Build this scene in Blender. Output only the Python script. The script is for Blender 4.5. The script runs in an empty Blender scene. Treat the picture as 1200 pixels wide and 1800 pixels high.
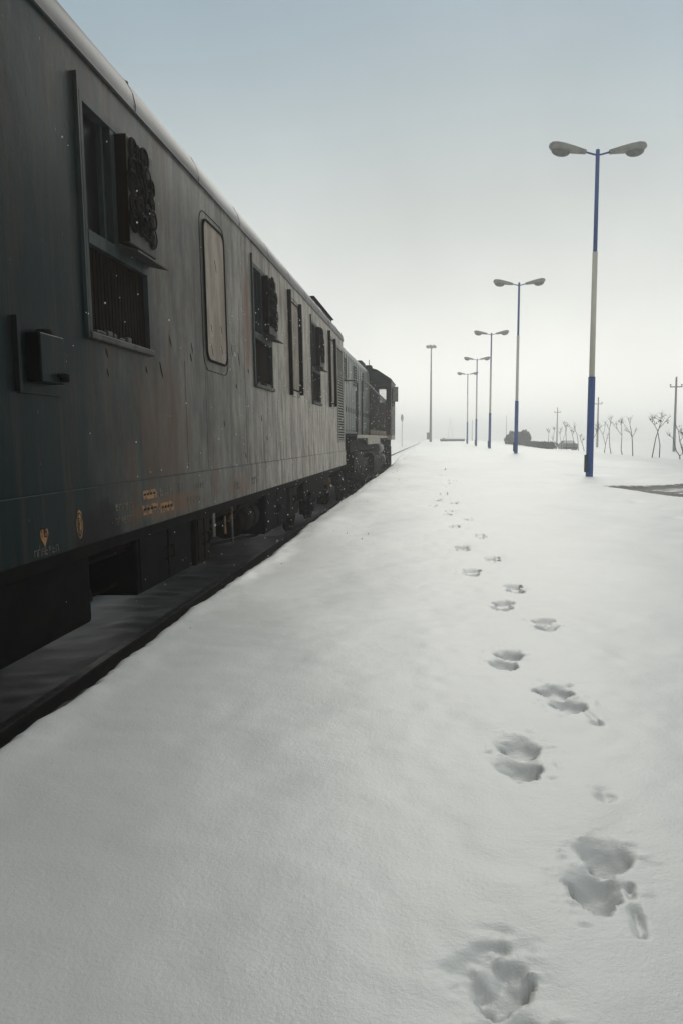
import bpy, bmesh, math, random
import numpy as np
from mathutils import Vector, Matrix

random.seed(7)
S = bpy.context.scene
COL = S.collection
# ------------------------------------------------------------------ camera
H = 1.05                     # eye height over the platform snow
F = 1400.0                   # focal length in pixels of the 1200 px wide frame
def _n(v): return Vector(v).normalized()
Yc = _n((157, 130, -F)); ux = -0.003
Zc = _n((ux, 1, (157*ux + 130)/F)); Zc = (Zc - Yc*Yc.dot(Zc)).normalized()
Xc = Yc.cross(Zc)
R3 = Matrix((Xc, Yc, Zc))
cam = bpy.data.cameras.new('camera'); co = bpy.data.objects.new('camera', cam); COL.objects.link(co)
cam.sensor_fit = 'HORIZONTAL'; cam.sensor_width = 24.0; cam.lens = 24.0*F/1200
cam.clip_start = 0.05; cam.clip_end = 5000
co.matrix_world = Matrix.Translation((0, 0, H)) @ R3.to_4x4()
S.camera = co
def ray(px, py): return R3 @ Vector((px-600, 900-py, -F))
def ground_pt(px, py, z=0.0):
    d = ray(px, py); return Vector((0, 0, H)) + d*((z-H)/d.z)
def at_y(px, py, Y):
    d = ray(px, py); return Vector((0, 0, H)) + d*(Y/d.y)
# ------------------------------------------------------------------ light
S.view_settings.view_transform = 'Standard'; S.view_settings.look = 'None'
S.view_settings.exposure = -0.06; S.view_settings.gamma = 1
S.cycles.volume_bounces = 8; S.cycles.max_bounces = 12
S.cycles.use_denoising = True
SUN_EL, SUN_AZ = math.radians(28), math.radians(5)      # azimuth: clockwise from +Y
W = bpy.data.worlds.new('World'); S.world = W; W.use_nodes = True
nt = W.node_tree; nt.nodes.clear()
out = nt.nodes.new('ShaderNodeOutputWorld'); bg = nt.nodes.new('ShaderNodeBackground')
sky = nt.nodes.new('ShaderNodeTexSky'); sky.sky_type = 'NISHITA'; sky.sun_disc = False
sky.sun_elevation = SUN_EL; sky.sun_rotation = SUN_AZ; sky.air_density = 1.5; sky.dust_density = 2
tc = nt.nodes.new('ShaderNodeTexCoord'); sep = nt.nodes.new('ShaderNodeSeparateXYZ')
rmp = nt.nodes.new('ShaderNodeValToRGB')                  # overcast, snow-laden sky: luminous low fog, dull above
nt.links.new(tc.outputs['Generated'], sep.inputs[0]); nt.links.new(sep.outputs['Z'], rmp.inputs[0])
els = rmp.color_ramp.elements
stops = [(0.0, (1.12, 1.12, 1.05)), (.08, (.95, .955, .91)), (.17, (.71, .73, .70)), (.28, (.50, .545, .545)), (.40, (.33, .41, .455)), (.50, (.255, .35, .425)), (.66, (.52, .545, .54)), (1.0, (.66, .68, .67))]
while len(els) < len(stops): els.new(0.5)
for e, (p, c) in zip(els, stops): e.position = p; e.color = (*c, 1)
mulr = nt.nodes.new('ShaderNodeVectorMath'); mulr.operation = 'SCALE'; mulr.inputs['Scale'].default_value = 11.5
nt.links.new(rmp.outputs['Color'], mulr.inputs[0])
mixw = nt.nodes.new('ShaderNodeMix'); mixw.data_type = 'RGBA'; mixw.inputs['Factor'].default_value = 0.015
sdv = nt.nodes.new('ShaderNodeVectorMath'); sdv.operation = 'DOT_PRODUCT'     # brighter towards the veiled sun, duller behind
sdv.inputs[1].default_value = (math.sin(SUN_AZ), math.cos(SUN_AZ), 0); nt.links.new(tc.outputs['Generated'], sdv.inputs[0])
azr = nt.nodes.new('ShaderNodeMapRange'); azr.interpolation_type = 'SMOOTHSTEP'
for k_, v_ in (('From Min', -.3), ('From Max', 1.0), ('To Min', .55), ('To Max', 1.0)): azr.inputs[k_].default_value = v_
nt.links.new(sdv.outputs['Value'], azr.inputs['Value'])
mula = nt.nodes.new('ShaderNodeVectorMath'); mula.operation = 'SCALE'
cln = nt.nodes.new('ShaderNodeTexNoise'); cln.inputs['Scale'].default_value = 2.6; cln.inputs['Detail'].default_value = 5
nt.links.new(tc.outputs['Generated'], cln.inputs['Vector'])                       # faint unevenness of the cloud layer
clr = nt.nodes.new('ShaderNodeMapRange')
for k_, v_ in (('From Min', .3), ('From Max', .7), ('To Min', .90), ('To Max', 1.10)): clr.inputs[k_].default_value = v_
nt.links.new(cln.outputs['Fac'], clr.inputs['Value'])
mulc = nt.nodes.new('ShaderNodeVectorMath'); mulc.operation = 'SCALE'
nt.links.new(mulr.outputs[0], mulc.inputs[0]); nt.links.new(clr.outputs[0], mulc.inputs['Scale'])
nt.links.new(mulc.outputs[0], mula.inputs[0]); nt.links.new(azr.outputs[0], mula.inputs['Scale'])
nt.links.new(mula.outputs[0], mixw.inputs['A']); nt.links.new(sky.outputs['Color'], mixw.inputs['B'])
nt.links.new(mixw.outputs['Result'], bg.inputs['Color']); bg.inputs['Strength'].default_value = 0.1
nt.links.new(bg.outputs[0], out.inputs[0])
sl = bpy.data.lights.new('sun', 'SUN'); sl.energy = 0.8; sl.angle = math.radians(22); sl.color = (1, .965, .88)
so = bpy.data.objects.new('sun', sl); COL.objects.link(so)
sd = Vector((math.sin(SUN_AZ)*math.cos(SUN_EL), math.cos(SUN_AZ)*math.cos(SUN_EL), math.sin(SUN_EL)))
so.rotation_euler = sd.to_track_quat('Z', 'Y').to_euler()
HAZE_DENSITY = 0.0031

# ------------------------------------------------------------------ helpers
def tag(o, label=None, cat=None, group=None, kind=None):
    if label: o['label'] = label
    if cat: o['category'] = cat
    if group: o['group'] = group
    if kind: o['kind'] = kind
    return o
def empty(name, loc=(0, 0, 0), rot=(0, 0, 0)):
    o = bpy.data.objects.new(name, None); COL.objects.link(o)
    o.location = loc; o.rotation_euler = rot; o.empty_display_size = .3
    return o
class MB:
    def __init__(s): s.bm = bmesh.new()
    def box(s, x0, x1, y0, y1, z0, z1, bevel=0):
        vs = [s.bm.verts.new(p) for p in ((x0,y0,z0),(x1,y0,z0),(x1,y1,z0),(x0,y1,z0),(x0,y0,z1),(x1,y0,z1),(x1,y1,z1),(x0,y1,z1))]
        fs = [s.bm.faces.new([vs[i] for i in f]) for f in ((0,3,2,1),(4,5,6,7),(0,1,5,4),(1,2,6,5),(2,3,7,6),(3,0,4,7))]
        if bevel:
            es = list({e for f in fs for e in f.edges})
            bmesh.ops.bevel(s.bm, geom=es, offset=bevel, segments=2, affect='EDGES', profile=.5)
        return s
    def quad(s, *ps):
        s.bm.faces.new([s.bm.verts.new(p) for p in ps]); return s
    def tube(s, pts, r, n=8, caps=True):
        pts = [Vector(p) for p in pts]; m = len(pts)
        rs = r if isinstance(r, (list, tuple)) else [r]*m
        rings = []; up0 = None
        for i, p in enumerate(pts):
            d = (pts[min(i+1, m-1)] - pts[max(i-1, 0)]).normalized()
            a = up0 if up0 is not None else (Vector((0,0,1)) if abs(d.z) < .9 else Vector((1,0,0)))
            u = d.cross(a)
            if u.length < 1e-4: u = d.cross(Vector((0,1,0)))
            u.normalize(); v = u.cross(d).normalized(); up0 = v
            rings.append([s.bm.verts.new(p + (u*math.cos(2*math.pi*k/n) + v*math.sin(2*math.pi*k/n))*rs[i]) for k in range(n)])
        for a, b in zip(rings, rings[1:]):
            for k in range(n): s.bm.faces.new((a[k], a[(k+1)%n], b[(k+1)%n], b[k])).smooth = True
        if caps:
            s.bm.faces.new(rings[0][::-1]); s.bm.faces.new(rings[-1])
        return s
    def cyl(s, a, b, r, n=20): return s.tube([a, b], r, n)
    def prism(s, prof, axis, a, b, smooth=False):
        """profile of 2-D points swept along an axis; axis 'y': (x,z), 'x': (y,z), 'z': (x,y)"""
        def P(p, t): return {'y': (p[0], t, p[1]), 'x': (t, p[0], p[1]), 'z': (p[0], p[1], t)}[axis]
        A = [s.bm.verts.new(P(p, a)) for p in prof]; B = [s.bm.verts.new(P(p, b)) for p in prof]
        n = len(prof)
        for k in range(n):
            f = s.bm.faces.new((A[k], A[(k+1)%n], B[(k+1)%n], B[k])); f.smooth = smooth
        s.bm.faces.new(A[::-1]); s.bm.faces.new(B); return s
    def ring(s, outer, inner, x0, x1):
        """flat frame in the y-z plane between two outlines with the same count, x0..x1 thick"""
        n = len(outer)
        vs = [[s.bm.verts.new((x, p[0], p[1])) for p in o] for x in (x0, x1) for o in (outer, inner)]
        o0, i0, o1, i1 = vs
        for k in range(n):
            j = (k+1) % n
            for q in ((o0[k], o0[j], i0[j], i0[k]), (o1[k], i1[k], i1[j], o1[j]), (o0[k], o1[k], o1[j], o0[j]), (i0[k], i0[j], i1[j], i1[k])):
                s.bm.faces.new(q)
        return s
    def torus(s, c, R, r, axis='x', n=18, m=6):
        c = Vector(c); pts = []
        for k in range(n):
            t = 2*math.pi*k/n
            ca, sa = math.cos(t), math.sin(t)
            d = {'x': Vector((0, ca, sa)), 'y': Vector((ca, 0, sa)), 'z': Vector((ca, sa, 0))}[axis]
            ax = {'x': Vector((1,0,0)), 'y': Vector((0,1,0)), 'z': Vector((0,0,1))}[axis]
            pts.append([s.bm.verts.new(c + d*(R + r*math.cos(2*math.pi*j/m)) + ax*r*math.sin(2*math.pi*j/m)) for j in range(m)])
        for k in range(n):
            a, b = pts[k], pts[(k+1)%n]
            for j in range(m): s.bm.faces.new((a[j], b[j], b[(j+1)%m], a[(j+1)%m])).smooth = True
        return s
    def build_split(s, name, mat, parent=None):
        """one object per separate piece"""
        left = set(s.bm.verts); res = []
        while left:
            st = [left.pop()]; comp = set(st)
            while st:
                v = st.pop()
                for e in v.link_edges:
                    w = e.other_vert(v)
                    if w in left: left.discard(w); comp.add(w); st.append(w)
            idx = {v: i for i, v in enumerate(comp)}
            fs = {f for v in comp for f in v.link_faces}
            q = MB(); nv = [q.bm.verts.new(v.co) for v in comp]
            for f in fs: q.bm.faces.new([nv[idx[v]] for v in f.verts]).smooth = f.smooth
            res.append(q.build(name, mat, parent))
        s.bm.free(); return res
    def build(s, name, mat, parent=None):
        bmesh.ops.recalc_face_normals(s.bm, faces=s.bm.faces[:])
        me = bpy.data.meshes.new(name); s.bm.to_mesh(me); s.bm.free()
        me.materials.append(mat)
        o = bpy.data.objects.new(name, me); COL.objects.link(o)
        if parent: o.parent = parent
        return o
def rrect(y0, y1, z0, z1, r, n=5):
    pts = []
    for cy, cz, a0 in ((y1-r, z1-r, 0), (y0+r, z1-r, 90), (y0+r, z0+r, 180), (y1-r, z0+r, 270)):
        for k in range(n+1):
            a = math.radians(a0 + 90*k/n); pts.append((cy + r*math.cos(a), cz + r*math.sin(a)))
    return pts
def copy_tree(o, parent=None):
    c = o.copy(); COL.objects.link(c)
    if parent: c.parent = parent
    for ch in list(o.children): copy_tree(ch, c)
    return c
def vnoise(x, y, seed=0):
    x = np.asarray(x, float); y = np.asarray(y, float)
    xi = np.floor(x).astype(np.int64); yi = np.floor(y).astype(np.int64)
    fx = x-xi; fy = y-yi; fx = fx*fx*(3-2*fx); fy = fy*fy*(3-2*fy)
    def h(a, b):
        v = (a*374761393 + b*668265263 + seed*1442695041) & 0xffffffff
        v = ((v ^ (v >> 13))*1274126177) & 0xffffffff
        return ((v ^ (v >> 16)) & 0xffff)/32767.5 - 1
    return (h(xi, yi)*(1-fx) + h(xi+1, yi)*fx)*(1-fy) + (h(xi, yi+1)*(1-fx) + h(xi+1, yi+1)*fx)*fy
def sm(a, b, x):
    t = np.clip((np.asarray(x, float)-a)/(b-a), 0, 1); return t*t*(3-2*t)

# ------------------------------------------------------------------ materials
def new_mat(name):
    m = bpy.data.materials.new(name); m.use_nodes = True
    return m, m.node_tree, m.node_tree.nodes['Principled BSDF']
def N(t, kind, **kw):
    n = t.nodes.new(kind)
    for k, v in kw.items(): setattr(n, k, v)
    return n
def noise(t, vec, scale, detail=5, rough=.6):
    n = N(t, 'ShaderNodeTexNoise'); n.inputs['Scale'].default_value = scale
    n.inputs['Detail'].default_value = detail; n.inputs['Roughness'].default_value = rough
    t.links.new(vec, n.inputs['Vector']); return n.outputs['Fac']
def mapping(t, scale):
    c = N(t, 'ShaderNodeTexCoord'); m = N(t, 'ShaderNodeMapping'); m.inputs['Scale'].default_value = scale
    t.links.new(c.outputs['Object'], m.inputs[0]); return m.outputs[0]
def ramp(t, fac, a, b):
    r = N(t, 'ShaderNodeMapRange'); r.interpolation_type = 'SMOOTHSTEP'
    r.inputs['From Min'].default_value = a; r.inputs['From Max'].default_value = b
    t.links.new(fac, r.inputs['Value']); return r.outputs[0]
def mix(t, fac, a, b):
    m = N(t, 'ShaderNodeMix', data_type='RGBA')
    for sock, v in (('Factor', fac), ('A', a), ('B', b)):
        if isinstance(v, (int, float)): m.inputs[sock].default_value = v
        elif isinstance(v, tuple): m.inputs[sock].default_value = (*v, 1)
        else: t.links.new(v, m.inputs[sock])
    return m.outputs['Result']
def math_(t, op, a, b=0.0):
    m = N(t, 'ShaderNodeMath', operation=op)
    for i, v in enumerate((a, b)):
        if isinstance(v, (int, float)): m.inputs[i].default_value = v
        else: t.links.new(v, m.inputs[i])
    return m.outputs[0]
def bump(t, p, h, strength, dist=.01):
    b = N(t, 'ShaderNodeBump'); b.inputs['Strength'].default_value = strength; b.inputs['Distance'].default_value = dist
    t.links.new(h, b.inputs['Height']); t.links.new(b.outputs[0], p.inputs['Normal']); return b
def simple(name, c1, c2=None, rough=.6, scale=(6, 6, 6), metal=0, spec=.5, bmp=.15, lo=.35, hi=.65):
    m, t, p = new_mat(name)
    v = mapping(t, scale); f = noise(t, v, 1.0, 6, .65)
    t.links.new(mix(t, ramp(t, f, lo, hi), c1, c2 or tuple(x*.6 for x in c1)), p.inputs['Base Color'])
    p.inputs['Roughness'].default_value = rough; p.inputs['Metallic'].default_value = metal
    p.inputs['Specular IOR Level'].default_value = spec
    if bmp: bump(t, p, f, bmp)
    return m
M = {}
# snow: one material for the whole ground sheet; attribute "bare" marks wind-bared asphalt and a dark strip by the slope edge
m, t, p = new_mat('snow'); M['snow'] = m
g = N(t, 'ShaderNodeNewGeometry'); v = g.outputs['Position']
big = noise(t, v, .6, 4); fine = noise(t, v, 95, 3, .75); mid = noise(t, v, 9, 5)
snowc = mix(t, ramp(t, big, .3, .7), (.80, .805, .785), (.755, .76, .735))
at = N(t, 'ShaderNodeAttribute', attribute_name='bare')
bn = math_(t, 'ADD', at.outputs['Fac'], math_(t, 'MULTIPLY', math_(t, 'SUBTRACT', noise(t, v, 4.5, 9, .8), .5), 2.6))
bare = ramp(t, bn, .45, .75)
dirt = mix(t, noise(t, v, 14, 6), (.035, .032, .030), (.085, .08, .075))
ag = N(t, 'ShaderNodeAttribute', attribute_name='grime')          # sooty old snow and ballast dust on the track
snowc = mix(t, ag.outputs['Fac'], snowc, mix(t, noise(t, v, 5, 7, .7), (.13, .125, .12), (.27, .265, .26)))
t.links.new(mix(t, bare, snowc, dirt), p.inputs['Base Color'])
p.inputs['Roughness'].default_value = .47
hs = math_(t, 'ADD', math_(t, 'MULTIPLY', fine, .5), math_(t, 'MULTIPLY', mid, 1.2))
bump(t, p, hs, .24, .012)
spm = N(t, 'ShaderNodeMapRange'); spm.inputs['To Min'].default_value = .85; spm.inputs['To Max'].default_value = .04
t.links.new(bare, spm.inputs['Value']); t.links.new(spm.outputs[0], p.inputs['Specular IOR Level'])
M['snowcap'] = simple('snow_cap', (.82, .83, .84), (.76, .77, .78), .65, (4, 4, 4), bmp=.4)
# rail car paint: dark teal, dulled by dust and a painted-in sheen towards the far end, with rust runs and soot
m, t, p = new_mat('car_paint'); M['paint'] = m
c = N(t, 'ShaderNodeTexCoord'); ob = c.outputs['Object']; sp = N(t, 'ShaderNodeSeparateXYZ'); t.links.new(ob, sp.inputs[0])
Yv, Wv = sp.outputs['Y'], sp.outputs['Z']
clo = noise(t, mapping(t, (1, .9, .5)), 1.3, 5)
col = mix(t, ramp(t, clo, .30, .75), (.003, .0125, .014), (.012, .023, .023))
dust_sheen = math_(t, 'MULTIPLY', ramp(t, math_(t, 'ADD', Yv, math_(t, 'MULTIPLY', math_(t, 'SUBTRACT', noise(t, mapping(t, (1, .6, .3)), 1.6, 6, .7), .5), 6)), 3.9, 13.5), .92)  # dust tone, thickened with distance to paint in grazing sky sheen and haze
col = mix(t, dust_sheen, col, mix(t, ramp(t, noise(t, mapping(t, (3, 2.6, 1.1)), 1.6, 9, .78), .38, .62), (.60, .54, .46), (.30, .26, .21)))
streak = noise(t, mapping(t, (3, 7, .35)), 1.0, 6, .7)
col = mix(t, math_(t, 'MULTIPLY', ramp(t, streak, .50, .66), .55), col, (.042, .037, .031))
rs = noise(t, mapping(t, (3, 4.2, .45)), 1.7, 7, .72)
rusty = math_(t, 'MULTIPLY', math_(t, 'MULTIPLY', ramp(t, rs, .51, .63), .72), math_(t, 'ADD', .25, math_(t, 'MULTIPLY', ramp(t, Yv, 4.0, 5.6), .75)))
col = mix(t, rusty, col, (.080, .040, .022))
def blob(y, w, sy, sw):
    a = math_(t, 'DIVIDE', math_(t, 'SUBTRACT', Yv, y), sy); b = math_(t, 'DIVIDE', math_(t, 'SUBTRACT', Wv, w), sw)
    d = math_(t, 'ADD', math_(t, 'MULTIPLY', a, a), math_(t, 'MULTIPLY', b, b))
    d = math_(t, 'ADD', d, math_(t, 'MULTIPLY', math_(t, 'SUBTRACT', noise(t, ob, 7, 5), .5), 1.2))
    return math_(t, 'SUBTRACT', 1.0, ramp(t, d, .25, 1.0))
col = mix(t, math_(t, 'MULTIPLY', blob(8.92, 3.05, .20, .75), .75), col, (.16, .068, .042))
col = mix(t, math_(t, 'MULTIPLY', blob(6.1, 1.85, .75, .6), .45), col, (.10, .052, .032))
col = mix(t, math_(t, 'MULTIPLY', blob(4.66, 1.15, .42, .26), .95), col, (.004, .004, .004))
col = mix(t, math_(t, 'MULTIPLY', blob(7.4, 1.35, .2, .2), .5), col, (.14, .055, .045))
col = mix(t, math_(t, 'MULTIPLY', blob(6.1, 1.24, 1.0, .10), .6), col, (.15, .070, .032))
col = mix(t, math_(t, 'MULTIPLY', blob(8.3, 1.26, .7, .12), .5), col, (.17, .085, .045))
fl = noise(t, mapping(t, (20, 22, 8)), 1.0, 3, .5)
col = mix(t, ramp(t, fl, .735, .77), col, (.008, .008, .008))
sc = noise(t, mapping(t, (9, 34, 12)), 1.0, 4, .6)
col = mix(t, math_(t, 'MULTIPLY', ramp(t, sc, .70, .76), .7), col, (.20, .20, .19))
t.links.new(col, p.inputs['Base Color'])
ro = math_(t, 'ADD', .24, math_(t, 'MULTIPLY', streak, .26)); t.links.new(ro, p.inputs['Roughness'])
hh = math_(t, 'ADD', math_(t, 'MULTIPLY', noise(t, mapping(t, (1, 1.1, .8)), 1.0, 2), 1.0), math_(t, 'MULTIPLY', fine and noise(t, ob, 60, 3), .02))
p.inputs['Specular IOR Level'].default_value = .035; bump(t, p, math_(t, 'ADD', hh, math_(t, 'MULTIPLY', noise(t, mapping(t, (3, 3, 2)), 1.0, 6, .7), .35)), .42, .02)
M['roof'] = simple('roof_sheet', (.10, .096, .098), (.21, .205, .205), .5, (2.5, .5, 2.5), bmp=.2, spec=.12)
M['dark'] = simple('sooty_iron', (.012, .011, .010), (.006, .006, .006), .7, (5, 5, 5), bmp=.3, spec=.06)
M['rusty'] = simple('rusted_iron', (.022, .013, .009), (.009, .008, .007), .8, (4, 4, 4), bmp=.4, spec=.15)
M['black'] = simple('black_rubber', (.006, .006, .006), (.010, .009, .009), .8, spec=.02)
M['frame'] = simple('window_frame_paint', (.06, .075, .075), (.035, .04, .038), .5, (8, 8, 2), spec=.06)
M['brown'] = simple('brown_slats', (.020, .012, .006), (.009, .006, .004), .85, (14, 14, 1), spec=.04)
M['fan'] = simple('fan_box_paint', (.10, .092, .085), (.06, .055, .05), .55, (9, 9, 3), spec=.06)
M['scroll'] = simple('black_scroll_iron', (.008, .007, .006), (.018, .014, .011), .75, (10, 10, 10), spec=.08)
M['beige'] = simple('beige_blanking_plate', (.36, .30, .245), (.24, .195, .155), .5, (7, 6, 1.6), bmp=.3, lo=.42, hi=.60, spec=.06)
M['cream'] = simple('louvre_paint', (.34, .32, .28), (.22, .20, .17), .5, (5, 5, 3), spec=.06)
M['ochre'] = simple('faded_ochre_stencil', (.34, .16, .05), (.07, .045, .028), .7, (22, 22, 16), lo=.44, hi=.58)
M['stencil'] = simple('faded_cream_stencil', (.13, .10, .07), (.045, .042, .036), .7, (24, 24, 24), lo=.4, hi=.6)
M['steel'] = simple('worn_rail_head', (.36, .35, .34), (.20, .19, .18), .32, (3, 8, 3), metal=.8, bmp=0)
M['railside'] = simple('rail_rust', (.030, .022, .018), (.016, .013, .012), .8, (6, 6, 6))
M['blue'] = simple('blue_enamel', (.016, .085, .33), (.16, .17, .19), .45, (16, 16, 6), bmp=.05, lo=.66, hi=.70)
M['white'] = simple('cream_enamel', (.80, .76, .64), (.70, .66, .55), .45, (6, 6, 1.5), bmp=.05)
M['lamp'] = simple('lamp_housing', (.36, .35, .31), (.26, .255, .23), .5, (6, 6, 6))
M['lens'] = simple('lamp_lens', (.13, .135, .125), (.20, .20, .185), .35, (9, 9, 9), bmp=.3)
M['hood'] = simple('locomotive_hood_paint', (.16, .20, .19), (.11, .14, .13), .38, (3, 5, .7), bmp=.2)
M['cab'] = simple('dark_green_cab_paint', (.010, .028, .028), (.007, .017, .017), .5, (3, 3, 1), spec=.15)
M['redbrown'] = simple('red_brown_paint', (.110, .024, .014), (.040, .013, .010), .6, (9, 9, 2))
M['pale'] = simple('dusty_pale_paint', (.42, .36, .27), (.28, .24, .19), .55, (4, 4, 4))
M['tank'] = simple('frosted_tank', (.15, .14, .12), (.05, .045, .04), .5, (4, 4, 4))
M['rail_hand'] = simple('handrail_iron', (.03, .028, .026), (.05, .045, .04), .5)
M['concrete'] = simple('pole_concrete', (.20, .195, .185), (.14, .135, .13), .8, (5, 5, 2))
M['galv'] = simple('galvanised_mast', (.24, .245, .25), (.18, .18, .185), .6, (3, 3, 1))
M['twig'] = simple('sapling_bark', (.055, .040, .032), (.032, .024, .020), .85, (20, 20, 8))
M['deadleaf'] = simple('dead_seed_heads', (.20, .11, .05), (.11, .06, .035), .85, (15, 15, 15))
M['bush'] = simple('dark_evergreen_leaf', (.040, .045, .038), (.022, .026, .022), .8, (5, 5, 5))
M['carbody'] = simple('grey_car_paint', (.10, .105, .11), (.16, .16, .165), .45, (3, 3, 3))
M['stone'] = simple('dark_stone', (.07, .065, .06), (.045, .042, .04), .85, (4, 4, 4))
M['sigred'] = simple('faded_red_plate', (.30, .10, .08), (.22, .08, .07), .6, (4, 4, 4))
m, t, p = new_mat('snowflake'); M['flake'] = m
tl = N(t, 'ShaderNodeBsdfTranslucent'); tl.inputs[0].default_value = (.98, .98, .98, 1); df = N(t, 'ShaderNodeBsdfDiffuse'); df.inputs[0].default_value = (.95, .95, .95, 1)
mx = N(t, 'ShaderNodeMixShader'); mx.inputs[0].default_value = .5; t.links.new(tl.outputs[0], mx.inputs[1]); t.links.new(df.outputs[0], mx.inputs[2])
t.links.new(mx.outputs[0], t.nodes['Material Output'].inputs['Surface'])
# glass: dark window glass and see-through cab glass
m, t, p = new_mat('dark_glass'); M['glass'] = m
v = mapping(t, (3, 5, 1)); t.links.new(mix(t, noise(t, v, 1, 4), (.004, .005, .005), (.014, .014, .012)), p.inputs['Base Color'])
p.inputs['Specular IOR Level'].default_value = .10; p.inputs['Roughness'].default_value = .28
m, t, p = new_mat('clear_glass'); M['clear'] = m
tr = N(t, 'ShaderNodeBsdfTransparent'); gl = N(t, 'ShaderNodeBsdfGlossy'); gl.inputs['Roughness'].default_value = .08
mx = N(t, 'ShaderNodeMixShader'); mx.inputs[0].default_value = .10
t.links.new(tr.outputs[0], mx.inputs[1]); t.links.new(gl.outputs[0], mx.inputs[2])
t.links.new(mx.outputs[0], t.nodes['Material Output'].inputs['Surface'])

# ------------------------------------------------------------------ ground: one snow sheet with track bed, platform edge and footprints
TX = -3.46; RZ = H - 1.78            # track centre, rail head level
def base_z(X, Y):
    X = np.asarray(X, float); Y = np.asarray(Y, float)
    rise = .22*sm(26, 44, Y) + .28*sm(90, 130, Y)
    pl = rise - .27*sm(7, 12.3, X)*sm(12, 30, Y)
    z = pl*(1 - sm(12.5, 15.5, X)) + (-.50)*sm(12.5, 15.5, X)
    z = z - .09*np.exp(-((X-4.56)**2 + (Y-23.5)**2)/1.1**2)*0.4
    tr = RZ - .13 + .35*sm(-6.5, -14, X)
    bank = sm(-1.75, -1.46, X)
    return z*bank + tr*(1-bank)
fp = [  # x, y, yaw, scale, depth, seed : (x, y) is the print's middle on the snow
 (.135, 1.385, .0, .9, .07), (.415, 1.895, .30, 1.0, .105), (.305, 2.62, .12, 1.10, .095), (.53, 3.23, -.05, 1.10, .095),
 (.365, 3.80, .05, 1.05, .085), (.65, 4.55, -.08, 1.1, .085), (.475, 5.12, .1, 1.05, .085), (.60, 5.76, -.1, 1.05, .08),
 (.33, 6.45, .05, 1.1, .095), (.555, 7.18, -.05, 1.0, .065), (.31, 7.84, .0, 1.1, .09), (.53, 8.65, .0, .9, .05),
 (.29, 9.42, .05, 1.0, .07), (.49, 10.2, .0, 1.0, .055), (.22, 10.8, .05, 1.05, .08), (.25, 11.35, 0, .9, .045)]
for px, py in ((760, 891.5), (768, 880.5), (780, 869), (781.5, 858.5), (785, 851), (788, 845), (773, 833.5), (780, 824), (797, 886), (800, 846)):
    q = ground_pt(px, py); fp.append((q.x, q.y, 0, 1.15, .075))
for px, py in ((1180, 912), (1110, 881), (1117, 884), (1158, 897), (1060, 845)):
    q = ground_pt(px, py); fp.append((q.x, q.y, .3, .8, .04))
def prints(X, Y):
    Z = np.zeros_like(X); SH = np.zeros_like(X)
    for i, (x, y, yaw, sc, dep) in enumerate(fp):
        k = (np.abs(X-x) < .45) & (np.abs(Y-y) < .55)
        if not k.any(): continue
        dx, dy = X[k]-x, Y[k]-y
        c, s = math.cos(yaw), math.sin(yaw)
        a, b = (dx*c - dy*s)/sc, (dx*s + dy*c)/sc
        rp_ = random.Random(i*13+5); dep = dep*1.35
        a = a + .010*vnoise(a*22+i*9, b*22, 51) + .005*vnoise(a*60+i*9, b*60, 52)
        b = b + .012*vnoise(a*20+i*5, b*20+3, 53) + .005*vnoise(a*60+i*5, b*60, 54)
        z = np.zeros_like(a)
        lean = rp_.uniform(-.25, .25)
        for cy, hw, hl, d in ((-.085, .058, .088, 1.0), (.075, .062, .080, rp_.uniform(.6, .95))):
            bb = b - cy; aa = a - lean*bb - rp_.uniform(-.012, .012)
            hwl = hw*(1 + .28*np.clip(bb/hl, -1, 1))                 # narrower, U-shaped towards the viewer
            s_ = np.sqrt((np.abs(aa)/hwl)**2.0 + (np.abs(bb)/hl)**2.0)
            nearw = sm(-.35, .25, -bb/hl)
            sharp = 1 - sm(.74, 1.10, s_ + .10*vnoise(aa*40+i, bb*40, 77)); soft = 1 - sm(.15, 1.25, s_)
            floor = .17 + .22*sm(-1, 1, -bb/hl)
            z = np.minimum(z, -dep*d*floor*(sharp*nearw + soft*(1-nearw)))
            side = rp_.uniform(-.5, .7)
            crev = np.exp(-((s_-.90)/.085)**2)*sm(-.1, .55, -bb/hl + side*aa/hwl)   # crevice inside the near wall
            crev *= np.clip(.75 + .9*vnoise(aa*25+i*3, bb*25, 55), .1, 1.25)
            z -= dep*1.0*d*crev
        rim = np.sqrt((a/.10)**2 + (b/.20)**2)
        z -= .006*np.exp(-rim**2/2.2)
        crumb = vnoise(a*48+i*3, b*48, 9)*.6 + vnoise(a*95+i*3, b*95, 10)*.4
        z += .020*np.clip(crumb-.33, 0, 1)*np.exp(-(rim-.85)**2/.18) - .004*np.clip(-crumb-.42, 0, 1)*np.exp(-(rim-1.0)**2/.2)
        Z[k] += z
    # the heel drag beside the second print and a shallow scuff beside the fourth
    for (x0, y0, x1, y1, w, d) in ((.468, 1.84, .445, 1.64, .006, .045), (.60, 3.05, .62, 2.93, .014, .014), (.51, 2.28, .515, 2.34, .02, .014), (.09, 1.47, .16, 1.55, .05, .018)):
        L = math.hypot(x1-x0, y1-y0); tt = np.clip(((X-x0)*(x1-x0) + (Y-y0)*(y1-y0))/L**2, 0, 1)
        dd = np.hypot(X-x0-tt*(x1-x0), Y-y0-tt*(y1-y0))
        Z -= d*np.clip(.7+.8*vnoise(X*40, Y*26, 13), .05, 1.3)*np.exp(-(dd/(w*(1+.6*vnoise(X*30, Y*30, 2))))**2)
    return Z
def ground_z(x, y): return float(base_z(x, y))
rows = [-90, -60, -40, -25, -15, -9, -6, -4, -2.8, -2, -1.4, -.9, -.5, -.2, .1, .35, .55, .72, .86]
y = .97
while y < 14: rows.append(y); y *= (1.0046 if y < 4.5 else 1.0065)
while y < 60: rows.append(y); y *= 1.012
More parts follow.
